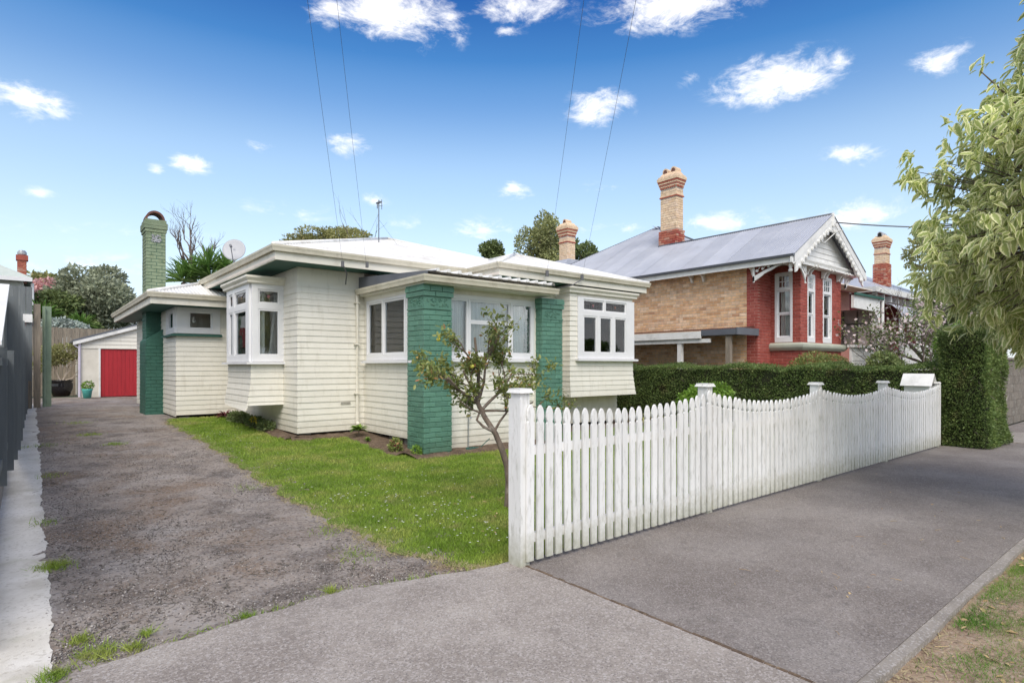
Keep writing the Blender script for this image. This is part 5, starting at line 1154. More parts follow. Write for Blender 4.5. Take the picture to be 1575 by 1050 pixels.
fret((15.32, 8.18, 4.24), 0, -1, 1.0, .42); fret((15.36, 7.20, 4.24), 1, 0, .5, .05, 'fret_bracket')
fret((16.30, 7.18, 4.24), -1, 0, .48, .46)
fret((19.12, 7.30, 4.22), 1, 0, .6, .35)
mb = MB(); mb.lathe((15.33, 7.16, 3.98), [(0, -.04), (.05, -.02), (.06, .03), (.03, .07), (.045, .1), (.045, .26)], 10); mb.build('drop_finial', M_wwhite, vl, smooth=True)
def bracket(x, y, dx, dy):
    d = Vector((dx, dy, 0)); s_ = Vector((dy, -dx, 0))*.03; mb = MB(); p = Vector((x, y, 4.26)); 
    prof = [(0, 0), (.30, 0), (.31, -.05), (.22, -.07), (.14, -.10), (.09, -.17), (.07, -.24), (0, -.25)]
    mb.prism([p-s_+d*a+Vector((0, 0, b)) for a, b in prof], s_*2); o = mb.build('eave_bracket', M_wwhite, vl); fix_normals(o)
for Yb in (8.30, 9.85, 10.25, 12.05, 12.5, 14.4, 14.9, 16.6, 17.1): bracket(VX-.02, Yb, -1, 0)
for Xb in (16.6, 16.8, 17.65, 17.85, 18.7, 18.9): bracket(Xb, 7.35, 0, -1)
mb = MB(); mb.box(15.30, 15.7, 7.25, 19.4, 4.26, 4.30); mb.box(15.3, 19.8, 7.1, 7.5, 4.22, 4.255); mb.build('soffit', M_wwhite, vl)
# roofs
GSL = .592; E2 = 4.37; Yr0, Yr1 = 6.98, 19.6
def sheets(A, B, up, slope, top_fn, bot_fn=None, wdt=.76, mat_=M_greyroof, parent=vl, every=1):
    A = Vector(A); B = Vector(B); d = (B-A); Ln = d.length; d.normalize(); n = int(math.ceil(Ln/wdt))
    for i in range(n):
        a, b = i*wdt, min((i+1)*wdt+.01, Ln); dz = Vector((0, 0, .004*(i % 2)+random.uniform(0, .003)))
        f = (lambda off: (lambda s: top_fn(s+off)))(a); g = (lambda off: (lambda s: bot_fn(s+off) if bot_fn else 0))(a)
        if max(top_fn(a+.01)-(bot_fn(a+.01) if bot_fn else 0), top_fn(b-.01)-(bot_fn(b-.01) if bot_fn else 0)) < .03: continue
        corrugated(A+d*a+dz, A+d*b+dz, up, slope, f, g, mat_=mat_, parent=parent, name='roof_sheet', smp=4)
def left_top(s):          # s measured from the back (Y=19.6) towards the street
    Y = Yr1-s
    if Y > 14.8: return min(4.8, (19.6-Y))
    if Y > 10.0+0: return max(2.4, min(4.8, Y-10.0))
    return 2.4
sheets((15.15, Yr1, E2), (15.15, Yr0, E2), (1, 0), GSL, left_top)
sheets((19.95, Yr0, E2), (19.95, 12.4, E2), (-1, 0), GSL, lambda s: 2.4)
sheets((19.6, 10, E2), (28.8-4, 10, E2), (0, 1), GSL, lambda s: min(4.8, 9.2-4-s+4.0-4.0+0.0) if s > 9 else min(4.8, max(0, 5.2-s)+0))
mb = MB(); a5 = (20, 14.8, E2+4.8*GSL)
mb.add([(15.15, 10, E2), (25.2, 10, E2), (20.4, 14.8, E2+4.8*GSL), a5, (25.2, 19.6, E2), (15.15, 19.6, E2), (19.95, 14.8, E2+4.8*GSL)], [(0, 1, 2, 6), (1, 4, 2), (4, 5, 6, 2)]); mb.v = [(x, y, z-.03) for x, y, z in mb.v]; o = mb.build('roof', M_greyroof, vl)
caps(vl, [((GXm, 6.98, E2+2.4*GSL), (GXm, 12.5, E2+2.4*GSL)), (a5, (15.15, 19.6, E2)), (a5, (20.5, 14.8, a5[2])), ((20.5, 14.8, a5[2]), (25.2, 10, E2)), ((17.55, 12.4, E2+2.4*GSL), a5)], M_dkgrey, .035)
mb = MB(); mb.sweep([(15.14, 19.5, E2+.01), (15.14, 6.97, E2+.01)], [(-.02, -.06), (.06, -.06), (.08, .0), (-.02, .02)]); o = mb.build('gutter', M_dkgrey, vl); fix_normals(o)
mb = MB(); mb.sweep([(15.16, 19.5, E2-.02), (15.16, 7.0, E2-.02)], [(-.04, -.17), (.0, -.17), (.0, -.03), (-.04, -.03)]); o = mb.build('fascia', M_wwhite, vl); fix_normals(o)
# villa chimneys
def chimney(parent, x0, x1, y0, y1, zb, zt, hoods=2, m1=M_ybrickpale, name='chimney', nred=.22, s=1.0, potm=None):
    H = zt-zb; zz = zt-.31-.579*s; mb = MB(); mb.box(x0+.01, x1-.01, y0+.01, y1-.01, zb-1.2, zt-.33); co = mb.build(name, M_mortar, parent)
    def ring(ex, za, zb_, m, nm):
        q = MB(); q.box(x0-ex, x1+ex, y0-ex, y1+ex, za, zb_); q.build(nm, m, co)
    faces = [((x0, y0), (1, 0), x1-x0), ((x0, y1), (0, -1), y1-y0), ((x1, y0), (0, 1), y1-y0)]
    zr = zb+H*nred; z2 = zz-.32
    for O, d, l in faces:
        w = Wall((O[0]-(.05 if d[0] else .05), O[1]-.05 if d[0] else O[1]+.05*(-d[1])), d)
        bricks(w, co, 0, l+.10, zb-.6, zr, M_cbrick, 'c', 'x', n_max=0, proud=.0, jit=.004)
        bricks(Wall(O, d), co, 0, l, zr+.005, z2, m1, 'p', 'x', n_max=0, proud=.002)
    for O, d, l in faces: bricks(Wall(O, d), co, 0, l, z2+.10, zz-.03, m1, 'p', 'x', n_max=0, proud=.002)
    ring(.03, z2, z2+.035*s*1.5, M_cbrick, 'red_course'); ring(.012, z2+.05*s, z2+.10, m1, 'brick_course')
    nb = 7
    for O, d, l in faces:
        w = Wall(O, d)
        for i in range(nb): a = l*i/nb; q = MB(); w.box(q, a+.01, a+l/nb*.55, 0, .045, zz, zz+.07); q.build('dentil_brick', M_cbrick, co)
    for i, (ex, m) in enumerate(((.035, m1), (.055, M_cbrick), (.075, m1), (.095, M_cbrick), (.12, m1), (.12, m1), (.08, m1))):
        ring(ex*s, zz+(.075+.072*i)*s, zz+(.143+.072*i)*s, m, 'corbel_course')
    zc = zz+(.075+.072*7)*s
    q = MB(); e = .03; q.hexa([(x0-e, y0-e, zc), (x1+e, y0-e, zc), (x1+e, y1+e, zc), (x0-e, y1+e, zc), (x0+.04, y0+.04, zc+.12), (x1-.04, y0+.04, zc+.12), (x1-.04, y1-.04, zc+.12), (x0+.04, y1-.04, zc+.12)]); q.build('cap', m1, co)
    for i in range(hoods):
        t_ = (i+.5)/hoods; yy = y0+(y1-y0)*t_; xx = (x0+x1)/2; q = MB(); r = .125*max(s, .9); zt_ = zc+.08
        if y1-y0 < x1-x0: xx = x0+(x1-x0)*t_; yy = (y0+y1)/2
        arc = [(-r, 0), (-r, r)]+[(-r*math.cos(a), r+r*math.sin(a)) for a in np.linspace(.2, PI-.2, 7)]+[(r, r), (r, 0)]
        q.prism([(xx-.2*s, yy+a, zt_+b) for a, b in arc], (.4*s, 0, 0)); o = q.build('chimney_pot', potm or m1, co); fix_normals(o)
        q = MB(); q.prism([(xx-.205*s, yy+a*.7, zt_+b*.8) for a, b in arc], (.41*s, 0, 0)); o = q.build('flue_mouth_shade', M_rust if potm is None else M_dark, co); fix_normals(o)  # solid arch; the opening's shade is put into its dark colour
    return co
co = chimney(vl, 17.60, 18.0, 12.24, 12.92, 5.75, 8.60, s=.78)
mb = MB(); mb.box(17.54, 18.06, 12.18, 12.98, 5.45, 5.84); mb.build('chimney_flashing', M_dkgrey, vl)
# Second villa chimney at the back
chimney(vl, 20.9, 21.45, 21.0, 21.6, 6.1, 8.95, hoods=1)
mb = MB(); mb.prism([(17, 19.0, 4.3), (27, 19.0, 4.3), (25, 19, 6.4), (19, 19, 6.4)], (0, 6, 0)); o = mb.build('rear_roof', M_greyroof, vl); fix_normals(o)
mb = MB(); mb.box(17.2, 26.8, 19.4, 24.8, 0, 4.3); mb.build('rear_wall', M_ybrick, vl)
# verandah right of the gable
M_redroof = mat('faded_red_iron', (.45,.16,.18), (.5,.25,.26), .5, 3)
corrugated((19.0, 6.98, 3.68), (21.25, 6.98, 3.68), (0, 1), .28, lambda s_: 1.4, mat_=M_redroof, parent=vl, name='verandah_roof')
vr = MB(); vr.box(19.0, 21.3, 6.92, 6.98, 3.62, 3.69); vr.build('verandah_gutter', M_soffit, vl)
vr = MB(); vr.prism([(19.05, 7.0, 3.62), (21.15, 7.0, 3.62), (21.15, 7.0, 2.7), (20.98, 7.0, 2.75), (20.95, 7.0, 3.0), (20.85, 7.0, 3.14), (20.65, 7.0, 3.22), (19.05, 7.0, 3.24)], (0, .08, 0)); o = vr.build('verandah_valance', M_wwhite, vl); fix_normals(o)
vr = MB(); vr.box(20.97, 21.15, 7.02, 7.2, .8, 3.3); vr.build('verandah_post', M_wwhite, vl)
VV = Wall((19.1, 7.1), (1, 0))
vo = MB(); VV.box(vo, 0, 2.1, -.05, .0, .3, 2.05); vo = vo.build('verandah_wall', M_wwhite, vl); boards(VV, vo, 0, 2.1, .6, 2.04, M_wwhite, b=.15, base=.0)
mb = MB(); mb.box(19.06, 21.2, 7.0, 7.2, 2.05, 2.13); mb.build('verandah_rail', M_wwhite, vl)
mb = MB(); mb.box(21.10, 21.13, 7.2, 9.1, 2.1, 3.35); mb.build('obscured_screen', mat('obscure_glass', (.66,.58,.56), None, .35), vl)
for yy in (7.2, 7.62, 8.05, 8.5, 9.0): mb = MB(); mb.box(21.06, 21.095, yy, yy+.04, 2.1, 3.3); mb.build('screen_bar', M_block, vl)
mb = MB(); mb.box(21.055, 21.09, 7.2, 9.1, 2.84, 2.90); mb.build('screen_bar', M_block, vl)
mb = MB(); mb.tube([(19.5, 6.6, 1.75), (21.0, 5.2, .9)], .05, 8); mb.build('stair_rail', M_wwhite, vl)
mb = MB(); mb.tube([(21.3, 6.98, 3.6), (21.3, 6.98, .5)], .05, 8); mb.build('downpipe', M_wwhite, vl)
# carport between hedge and villa
cp = thing('carport', (15, 10, 0), 'low lean-to carport with rusty iron edge between hedge and yellow brick wall', 'carport')
corrugated((14.5, 15, 2.50), (14.5, 8.22, 2.50), (1, 0), .08, lambda s: 1.05, mat_=M_rust, parent=cp, amp=.015)
mb = MB(); mb.box(14.44, 14.48, 8.2, 9.24, 2.33, 2.49); mb.box(14.44, 15.58, 8.15, 8.19, 2.33, 2.52); mb.build('fascia', M_dkgrey, cp)
mb = MB(); mb.box(14.42, 14.47, 9.245, 15, 2.26, 2.46); mb.build('beam', M_wwhite, cp)
mb = MB(); mb.box(14.48, 14.56, 9.0, 15, 2.14, 2.25); mb.build('beam', M_wwhite, cp)
for Yp, m in ((9.93, M_wwhite), (8.4, M_timber), (13.5, M_wwhite)):
    mb = MB(); mb.box(14.5, 14.62, Yp, Yp+.13, 0, 2.3); mb.build('post', m, cp)

# ================================================================== THIRD HOUSE
th = thing('red_verandah_house', (33, 14, 0), 'red walled house with white verandah rail beyond the brick villa', 'house')
mb = MB(); mb.box(28.5, 40, 10, 20, 0, 4.9); mb.build('wall', mat('red_wall_paint', (.30,.05,.05), (.26,.045,.045), .7), th)
mb = MB(); mb.add([(27.9, 9.4, 4.9), (40.6, 9.4, 4.9), (40.6, 20.6, 4.9), (27.9, 20.6, 4.9), (33.5, 15, 7.6), (35, 15, 7.6)], [(0, 1, 5, 4), (1, 2, 5), (2, 3, 4, 5), (3, 0, 4)]); mb.build('roof', M_greyroof, th)
mb = MB(); mb.sweep([(27.9, 20.6, 4.9), (27.9, 9.4, 4.9), (40.6, 9.4, 4.9)], [(-.1, -.22), (.03, -.22), (.06, 0), (-.1, 0)]); o = mb.build('gutter', M_wwhite, th); fix_normals(o)
for i in range(12): mb = MB(); mb.box(28.6+i*.9, 28.7+i*.9, 9.6, 9.98, 4.4, 4.68); mb.build('eave_bracket', M_wwhite, th)
mb = MB(); n = 8; pr = [(0, 4.35), (-.5, 4.28), (-.95, 4.12), (-1.25, 3.85), (-1.35, 3.6)]
for i in range(4): mb.add([(28.6, 9.98+pr[i][0], pr[i][1]), (40, 9.98+pr[i][0], pr[i][1]), (40, 9.98+pr[i+1][0], pr[i+1][1]), (28.6, 9.98+pr[i+1][0], pr[i+1][1])], [(0, 1, 2, 3)])
mb.build('bullnose_roof', M_greyroof, th, smooth=True)
mb = MB(); mb.box(28.5, 40, 8.58, 8.66, 3.42, 3.62); mb.build('verandah_fascia', M_wwhite, th)
for i in range(6):
    mb = MB(); mb.box(28.6+i*2.2, 28.75+i*2.2, 8.6, 8.75, 1.0, 3.6); mb.build('verandah_post', M_wwhite, th)
mb = MB(); mb.box(28.5, 40, 8.6, 8.66, 2.35, 2.45); mb.box(28.5, 40, 8.6, 8.66, 1.3, 1.38); mb.build('rail', M_wwhite, th)
for i in range(60):
    mb = MB(); mb.box(28.62+i*.16, 28.70+i*.16, 8.62, 8.65, 1.38, 2.36); mb.build('baluster', M_wwhite, th)
mb = MB(); mb.box(28.4, 40, 8.4, 10, -.1, 1.25); mb.build('stone_base', M_block, th)
mb = MB(); mb.tube([(28.3, 9.3, 4.8), (28.3, 9.9, 4.5), (28.3, 9.9, 1)], .06, 8); mb.build('downpipe', M_wwhite, th)
chimney(th, 31.55, 32.1, 10.2, 10.7, 5.9, 7.95, hoods=2, s=.8, potm=M_dish, nred=.25)

# stone wall along the street beyond the hedge
sw = thing('block_wall', (24, 3.5, 0), 'grey lichen-stained concrete block wall beside the footpath right of the hedge', 'wall')
M_lichen = mat('lichen_concrete', (.21,.185,.155), (.12,.105,.085), .95, 5, bump=.6, rand=.12, dirt=(.44,.42,.37), dirt_amt=.8, dirt_scale=5)
for r in range(8):
    for i in range(22):
        a = 17.2+i*.41-(.2 if r % 2 else 0); mb = MB(); mb.box(a+.004, a+.404, 3.42+random.uniform(0, .008), 3.6, .0+r*.205+.003, .202+r*.205); mb.build('block', M_lichen, sw)
mb = MB(); mb.box(17.0, 26.2, 3.44, 3.58, 0, 1.63); mb.build('mortar_bed', M_mortar, sw)
mb = MB(); mb.box(16.98, 26.2, 3.38, 3.64, 1.645, 1.70); mb.build('coping', M_lichen, sw)
slab('neighbour_crossing', [(14.7, 1.2), (17, 1.2), (17, 9), (14.7, 9)], -.1, M_kerb, .012)

# ================================================================== FAR LEFT HOUSE
fl = thing('far_house', (-4, 42, 0), 'pale weatherboard house with red chimney beyond the far left fence', 'house')
mb = MB(); mb.box(-9, -.35, 38.8, 46, 0, 5.9); fw_ = mb.build('wall', mat('pale_grey_boards', (.50,.52,.50), (.44,.46,.44), .7), fl)
FW = Wall((-9, 38.8), (1, 0)); boards(FW, fw_, 0, 8.65, 4.2, 5.9, fw_.data.materials[0], b=.22)
mb = MB(); mb.add([(-9.5, 38.3, 5.95), (.0, 38.3, 5.95), (.0, 46.5, 5.95), (-9.5, 46.5, 5.95), (-4.1, 42.4, 8.2), (-5.5, 42.4, 8.2)], [(0, 1, 4, 5), (1, 2, 4), (2, 3, 5, 4), (3, 0, 5)]); mb.build('roof', mat('pale_green_roof', (.48,.53,.49), (.42,.47,.43), .6), fl)
mb = MB(); mb.box(-9.5, .0, 38.28, 38.34, 5.75, 5.95); mb.build('fascia', M_white, fl)
mb = MB(); mb.box(-8, .0, 37.9, 38.5, 2.6, 3.8); mb.build('lean_to_wall', mat('dull_red_boards', (.20,.05,.05), None, .8), fl)
mb = MB(); mb.box(-2.6, -.9, 37.85, 37.9, 3.2, 4.35); mb.build('window', M_white, fl)
mb = MB(); mb.box(-2.45, -1.05, 37.83, 37.855, 3.3, 4.25); mb.build('pane', mat('dark_pane', (.12,.14,.16), None, .1), fl)
mb = MB(); mb.tube([(.0, 38.6, 5.7), (.0, 38.6, 1)], .07, 8); mb.build('downpipe', M_white, fl)
mb = MB(); mb.box(-.60, -.24, 39.8, 40.2, 5.8, 7.0); cc = mb.build('chimney', M_rmortar, fl)
for O, d, l in (((-.61, 39.79), (1, 0), .38), ((-.61, 40.2), (0, -1), .4)): bricks(Wall(O, d), cc, 0, l, 6.0, 7.0, M_cbrick, 'c', 'x', n_max=0)
mb = MB(); mb.box(-.67, -.17, 39.72, 40.28, 7.0, 7.26); mb.build('chimney_top', M_cbrick, cc)
mb = MB(); mb.lathe((-.42, 40.0, 7.26), [(.17, 0), (.20, .07), (.20, .18), (.13, .27), (0, .30)], 12); mb.build('chimney_cowl', M_metal, cc)

# ================================================================== WIRES
def wire(label, pts, r=.008, sag=.0, cat='power line'):
    A, B = Vector(pts[0]), Vector(pts[1]); P = [A.lerp(B, i/24)+Vector((0, 0, -sag*4*(i/24)*(1-i/24))) for i in range(25)]
    mb = MB(); mb.tube(P, r, 5); o = mb.build('power_line', M_wire); o['label'] = label; o['category'] = cat; return o
def wire_to(label, A, px, py, Z, k, sag=.06):
    u = (px-787.5)/897; c_, s_ = CS, SN; Q = Vector((Z*(s_+c_*u), Z*(c_-s_*u), 1.5+(562-py)*Z/897)); A = Vector(A); B = A+(Q-A)*k
    wire(label, (A, B), r=.0019, sag=sag)
wire_to('leftmost overhead cable coming down to the bungalow gutter', (4.30, 10.0, 3.30), 474, 0, 5.4, 3.0)
wire_to('thin pale cable just right of the leftmost overhead cable', (4.75, 10.0, 3.35), 519, 0, 5.4, 3.0)
wire_to('overhead cable left of the pair that meets the right wing fascia', (8.30, 8.95, 3.42), 893, 0, 5.2, 3.0, .25)
wire_to('rightmost overhead cable that meets the right wing fascia', (9.35, 8.95, 3.44), 968, 0, 5.2, 3.0, .35)
wire('black cable from the villa gable peak towards the right', ((17.6, 6.93, 5.55), (27, 2.5, 6.4)), .02, .25)
mb = MB(); mb.tube([(4.30, 9.99, 3.30), (4.5, 10.3, 3.2), (4.62, 10.62, 3.05)], .012, 5); mb.tube([(4.28, 9.97, 3.36), (4.28, 9.97, 3.26)], .03, 8); mb.tube([(4.75, 9.97, 3.40), (4.75, 9.97, 3.30)], .03, 8); mb.build('cable_insulator', M_wire, hs)
mb = MB(); mb.tube([(8.30, 8.94, 3.48), (8.30, 8.94, 3.36)], .035, 8); mb.tube([(9.35, 8.94, 3.5), (9.35, 8.94, 3.38)], .035, 8); mb.tube([(9.35, 8.93, 3.40), (9.1, 9.0, 3.25), (8.9, 9.3, 3.2)], .012, 5); mb.build('cable_insulator', M_wire, hs)

# ================================================================== HEDGE
def hedge(name, x0, x1, y0, y1, z1, n, label, leaf=.038, bulge=.085, z0=0.02, faces='LFTRB', slope=0):
    t = thing(name, ((x0+x1)/2, (y0+y1)/2, 0), label, 'hedge')
    mb = MB(); e = .09; mb.box(x0+e, x1-e, y0+e, y1-e, -.02, z1-e); mb.build('dark_inner_core', M_hcore, t)  # solid box, coloured near black as the shade inside the hedge
    A = {'L': (y1-y0)*(z1-z0), 'R': (y1-y0)*(z1-z0), 'F': (x1-x0)*(z1-z0), 'B': (x1-x0)*(z1-z0), 'T': (x1-x0)*(y1-y0)}
    tot = sum(A[f] for f in faces); Ps = []; Ns = []
    for f in faces:
        k = int(n*A[f]/tot); a, b = rng.random(k), rng.random(k)
        if f in 'LR': P = np.stack([np.full(k, x0 if f == 'L' else x1), y0+(y1-y0)*a, z0+(z1-z0)*b], 1); N_ = np.tile([-1. if f == 'L' else 1., 0, .2], (k, 1))
        elif f in 'FB': P = np.stack([x0+(x1-x0)*a, np.full(k, y0 if f == 'F' else y1), z0+(z1-z0)*b], 1); N_ = np.tile([0, -1. if f == 'F' else 1., .2], (k, 1))
        else: P = np.stack([x0+(x1-x0)*a, y0+(y1-y0)*b, np.full(k, z1)], 1); N_ = np.tile([0, 0, 1.], (k, 1))
        Ps.append(P); Ns.append(N_)
    P = np.concatenate(Ps); N_ = np.concatenate(Ns); k = len(P)
    w = np.sin(P[:, 0]*2.3+P[:, 2]*4)*.5+np.sin(P[:, 1]*3.1+P[:, 2]*2.2)*.6+np.sin(P[:, 1]*7.7+P[:, 0]*6.1+P[:, 2]*9)*.35
    depth = bulge*w - np.abs(rng.normal(0, .035, k)) + (rng.random(k) < .03)*rng.random(k)*.09; P = P+N_*depth[:, None]
    # rounded corners
    cx, cy = (x0+x1)/2, (y0+y1)/2
    A_ = unit(N_+rng.normal(size=(k, 3))*.8+np.array([0, 0, .2])); Nn = unit(N_*.8+rng.normal(size=(k, 3))*.8)
    L = leaf*(.6+.8*rng.random(k)); leaf_mesh('foliage', P, A_, Nn, L, L*.48, M_hedge, t, kind='stuff')
    # whiskers of new growth and bare twigs
    mb = MB()
    for i in range(220):
        j = rng.integers(k); p = P[j]-N_[j]*.02; mb.tube([tuple(p), tuple(p+np.array([random.uniform(-.08,.08), random.uniform(-.15,.15), random.uniform(-.12,.14)]))], .004, 4)
    mb.build('twigs', M_twig, t, kind='stuff'); return t
hedge('boundary_hedge', 13.15, 14.05, 3.40, 14.5, 1.49, 95000, 'long clipped green hedge behind the picket fence, between the two houses', faces='LTF')
hedge('corner_hedge', 13.12, 14.5, 2.62, 3.36, 2.16, 52000, 'tall block of clipped hedge at the corner beside the footpath', bulge=.06, faces='LFTRB')
t = thing('shrub_behind_hedge', (16.1, 3.65, 0), 'loose bright green shrub sticking up behind the tall hedge block', 'shrub')
crown_cloud('foliage', [((16.1, 3.65, 2.0), (.5, .45, .5)), ((15.7, 3.5, 2.2), (.35, .3, .3)), ((16.5, 3.9, 1.9), (.45, .45, .5))], 7000, .06, M_bright, t); mb = MB(); mb.tube([(16.1, 3.65, 0), (16.15, 3.65, 2)], .03, 6); mb.build('stem', M_bark, t)

# ================================================================== NEAR TREE (variegated)
nt_ = thing('variegated_tree', (7.9, .6, 0), 'large variegated cream and green leaved street tree filling the right edge', 'tree')
mb = MB(); tips = []
mb.tube([(8.0, .5, -.1), (7.95, .55, .8), (7.8, .7, 1.7), (7.7, .8, 2.4)], [.14, .12, .10, .08], 10); mb.build('trunk', M_bark, nt_)
cc_ = np.array([8.05, .48, 2.95]); rr_ = np.array([1.78, 1.7, 1.8])
mb = MB(); cl_P = []; cl_D = []
nd = 0
C2 = np.array([8.35, .38, 4.45]); R2 = np.array([1.5, 1.2, 1.05])
for _ in range(560):
    d = unit(rng.normal(size=(1, 3)))[0]; cl_P.append(C2+d*R2*(.55+.45*rng.random()**.6)); cl_D.append(d)
while nd < 2000:
    d = unit(rng.normal(size=(1, 3)))[0]
    if d[2] < -.85: continue
    bump_ = 1+.10*math.sin(d[0]*5+1)*math.sin(d[1]*6)+.08*math.sin(d[2]*9+d[0]*4)
    rad = (.62+.38*rng.random()**.6)*bump_
    sh_ = 1-.28*max(0, -d[2]-.1); q = cc_+d*rr_*rad*np.array([sh_, sh_, 1]); q[2] += -.10*(1-abs(d[2]))
    if q[2] < 1.52: continue
    cl_P.append(q); cl_D.append(d); nd += 1
    st = cc_+d*rr_*rad*.45+np.array([0, 0, -.1])
    if nd % 3 == 0:
        m_ = (q+st)/2+rng.normal(0, .05, 3); mb.tube([tuple(st), tuple(m_), tuple(q)], [.010, .007, .003], 5)
for (dx, dy, dz, ll) in [(-.75, .25, .9, 2.1), (-.5, -.1, 1.25, 2.35), (-.8, .5, .55, 2.0), (-.95, .2, .3, 1.85), (-.9, .5, -.2, 1.85), (-.4, .9, .2, 1.8), (-.35, .7, 1.2, 2.4), (-.6, .75, -.35, 1.9), (-.3, .5, 1.6, 2.2)]:
    d = np.array([dx, dy, dz]); d = d/np.linalg.norm(d); p = cc_+np.array([0, 0, -.3]); ll = ll*.93; e = p+d*ll; m_ = (p+e)/2+np.array([0, 0, .12]); mb.tube([tuple(p), tuple(m_), tuple(e)], [.035, .02, .005], 7)
    for t_ in np.linspace(.55, 1, 9): cl_P.append(p*(1-t_)+e*t_+rng.normal(0, .07, 3)); cl_D.append(d)
mb.build('branches', M_twig, nt_)
P0 = np.array(cl_P); D0 = np.array(cl_D); per = 9
P = np.repeat(P0, per, 0)+rng.normal(0, .035, (len(P0)*per, 3)); D = np.repeat(D0, per, 0); k = len(P)
A_ = unit(D*.5+rng.normal(size=(k, 3))*.62+np.array([0, 0, -.75])); Nn = unit(D*.4+np.array([0, 0, .8])+rng.normal(size=(k, 3))*.45); Lf = .06+.10*rng.random(k)**1.3
# the leaves that show largest are single parts, the rest one mass
vd = P-np.array([0, 0, 1.5]); dep = vd@np.array([SN, CS, 0]); lat = vd@np.array([CS, -SN, 0])
inview = (dep > .3) & (lat/dep < .85) & (np.einsum('ij,ij->i', D, unit(vd)) < .25)
score = np.where(inview, Lf/np.maximum(dep, .1), 0); order = np.argsort(-score); big = order[:300]; rest_i = order[300:]
cro = leaf_mesh('crown', P[rest_i], A_[rest_i], Nn[rest_i], Lf[rest_i], Lf[rest_i]*(.34+.16*rng.random(len(rest_i))), M_vari, nt_, seg=2, fold=.35, droop=.25, uvs=True); cro['kind'] = 'stuff'
tm = []
for v_ in range(6):
    o = leaf_mesh('leaf_pattern', np.zeros((1, 3)), np.array([[1., 0, 0]]), np.array([[0, 0., 1.]]), np.array([1.]), np.array([.38+.03*v_]), M_vari, None, seg=2, fold=.2+.08*v_, droop=.12+.07*v_, uvs=True)
    off = np.array(o.location); me = o.data
    co = np.empty(len(me.vertices)*3); me.vertices.foreach_get('co', co); co = (co.reshape(-1, 3)+off).ravel(); me.vertices.foreach_set('co', co); me.name = 'leaf'; tm.append(me); bpy.data.objects.remove(o)
for j_, i in enumerate(big):
    X = Vector(A_[i]); Yv = Vector(np.cross(Nn[i], A_[i])).normalized(); Zv = X.cross(Yv).normalized()
    o = bpy.data.objects.new('leaf', tm[j_ % 6]); COL.objects.link(o); o.parent = nt_
    Mx = Matrix((X, Yv, Zv)).transposed().to_4x4(); Mx = Matrix.Translation(Vector(P[i])-WO[nt_.name]) @ Mx @ Matrix.Scale(float(Lf[i]), 4); o.matrix_local = Mx

# ================================================================== SMALL TREE BY THE FENCE
ct = thing('camellia_tree', (3.94, 4.85, 0), 'small crooked camellia tree with sparse leaves in front of the green pillar', 'tree')
mb = MB(); tips = []
tr = [(3.95, 4.86, -.03), (3.95, 4.85, .25), (3.93, 4.86, .42), (3.86, 4.87, .62), (3.80, 4.90, .78), (3.70, 4.95, .95), (3.63, 4.98, 1.10)]
mb.tube(tr, [.052, .043, .036, .033, .03, .028, .024], 10); mb.build('trunk', M_bark, ct)
mb = MB()
mb.tube([(3.78, 4.9, .80), (3.66, 4.93, .86), (3.60, 4.96, .93), (3.66, 4.97, 1.04)], [.018, .015, .013, .012], 7)
fork = [((3.63, 4.98, 1.10), (-.6, .2, .45), .75, .02), ((3.63, 4.98, 1.10), (-.15, .1, 1), .98, .022), ((3.66, 4.97, 1.02), (.75, -.2, .38), .80, .018), ((3.80, 4.9, .82), (.6, -.15, .8), .60, .014), ((3.63, 4.98, 1.1), (.3, .1, .9), .70, .018), ((3.63, 4.98, 1.1), (-.45, -.3, .75), .60, .014), ((3.70, 4.95, .97), (-.8, .1, .10), .45, .013), ((3.66, 4.97, 1.02), (.95, -.3, .12), .95, .014)]
for p, d, l, r in fork: grow(mb, p, d, l*.72, r, 3, tips, spread=.75, nseg=4, up=.12, sides=6, kids=3, shrink=.58)
mb.build('branches', M_bark, ct)
TP = np.array([t_[0] for t_ in tips]); TD = np.array([t_[1] for t_ in tips]); per = 15
P = np.repeat(TP, per, 0)-np.repeat(TD, per, 0)*rng.uniform(0, .16, (len(TP)*per, 1))+rng.normal(0, .03, (len(TP)*per, 3)); D = np.repeat(TD, per, 0); k = len(P)
A_ = unit(D*.6+rng.normal(size=(k, 3))*.8+np.array([0, 0, -.15])); L = .035+.03*rng.random(k)
leaf_mesh('crown', P, A_, unit(rng.normal(size=(k, 3))*.6+np.array([0, 0, 1])), L, L*.5, M_citrus, ct, seg=2, fold=.3, kind='stuff')
for i in range(9):
    p = TP[rng.integers(len(TP))]; mb = MB(); mb.lathe((p[0], p[1], p[2]-.04), [(0, -.022), (.015, -.018), (.023, 0), (.016, .016), (0, .022)], 10); mb.build('fruit', M_fruit, ct, smooth=True)

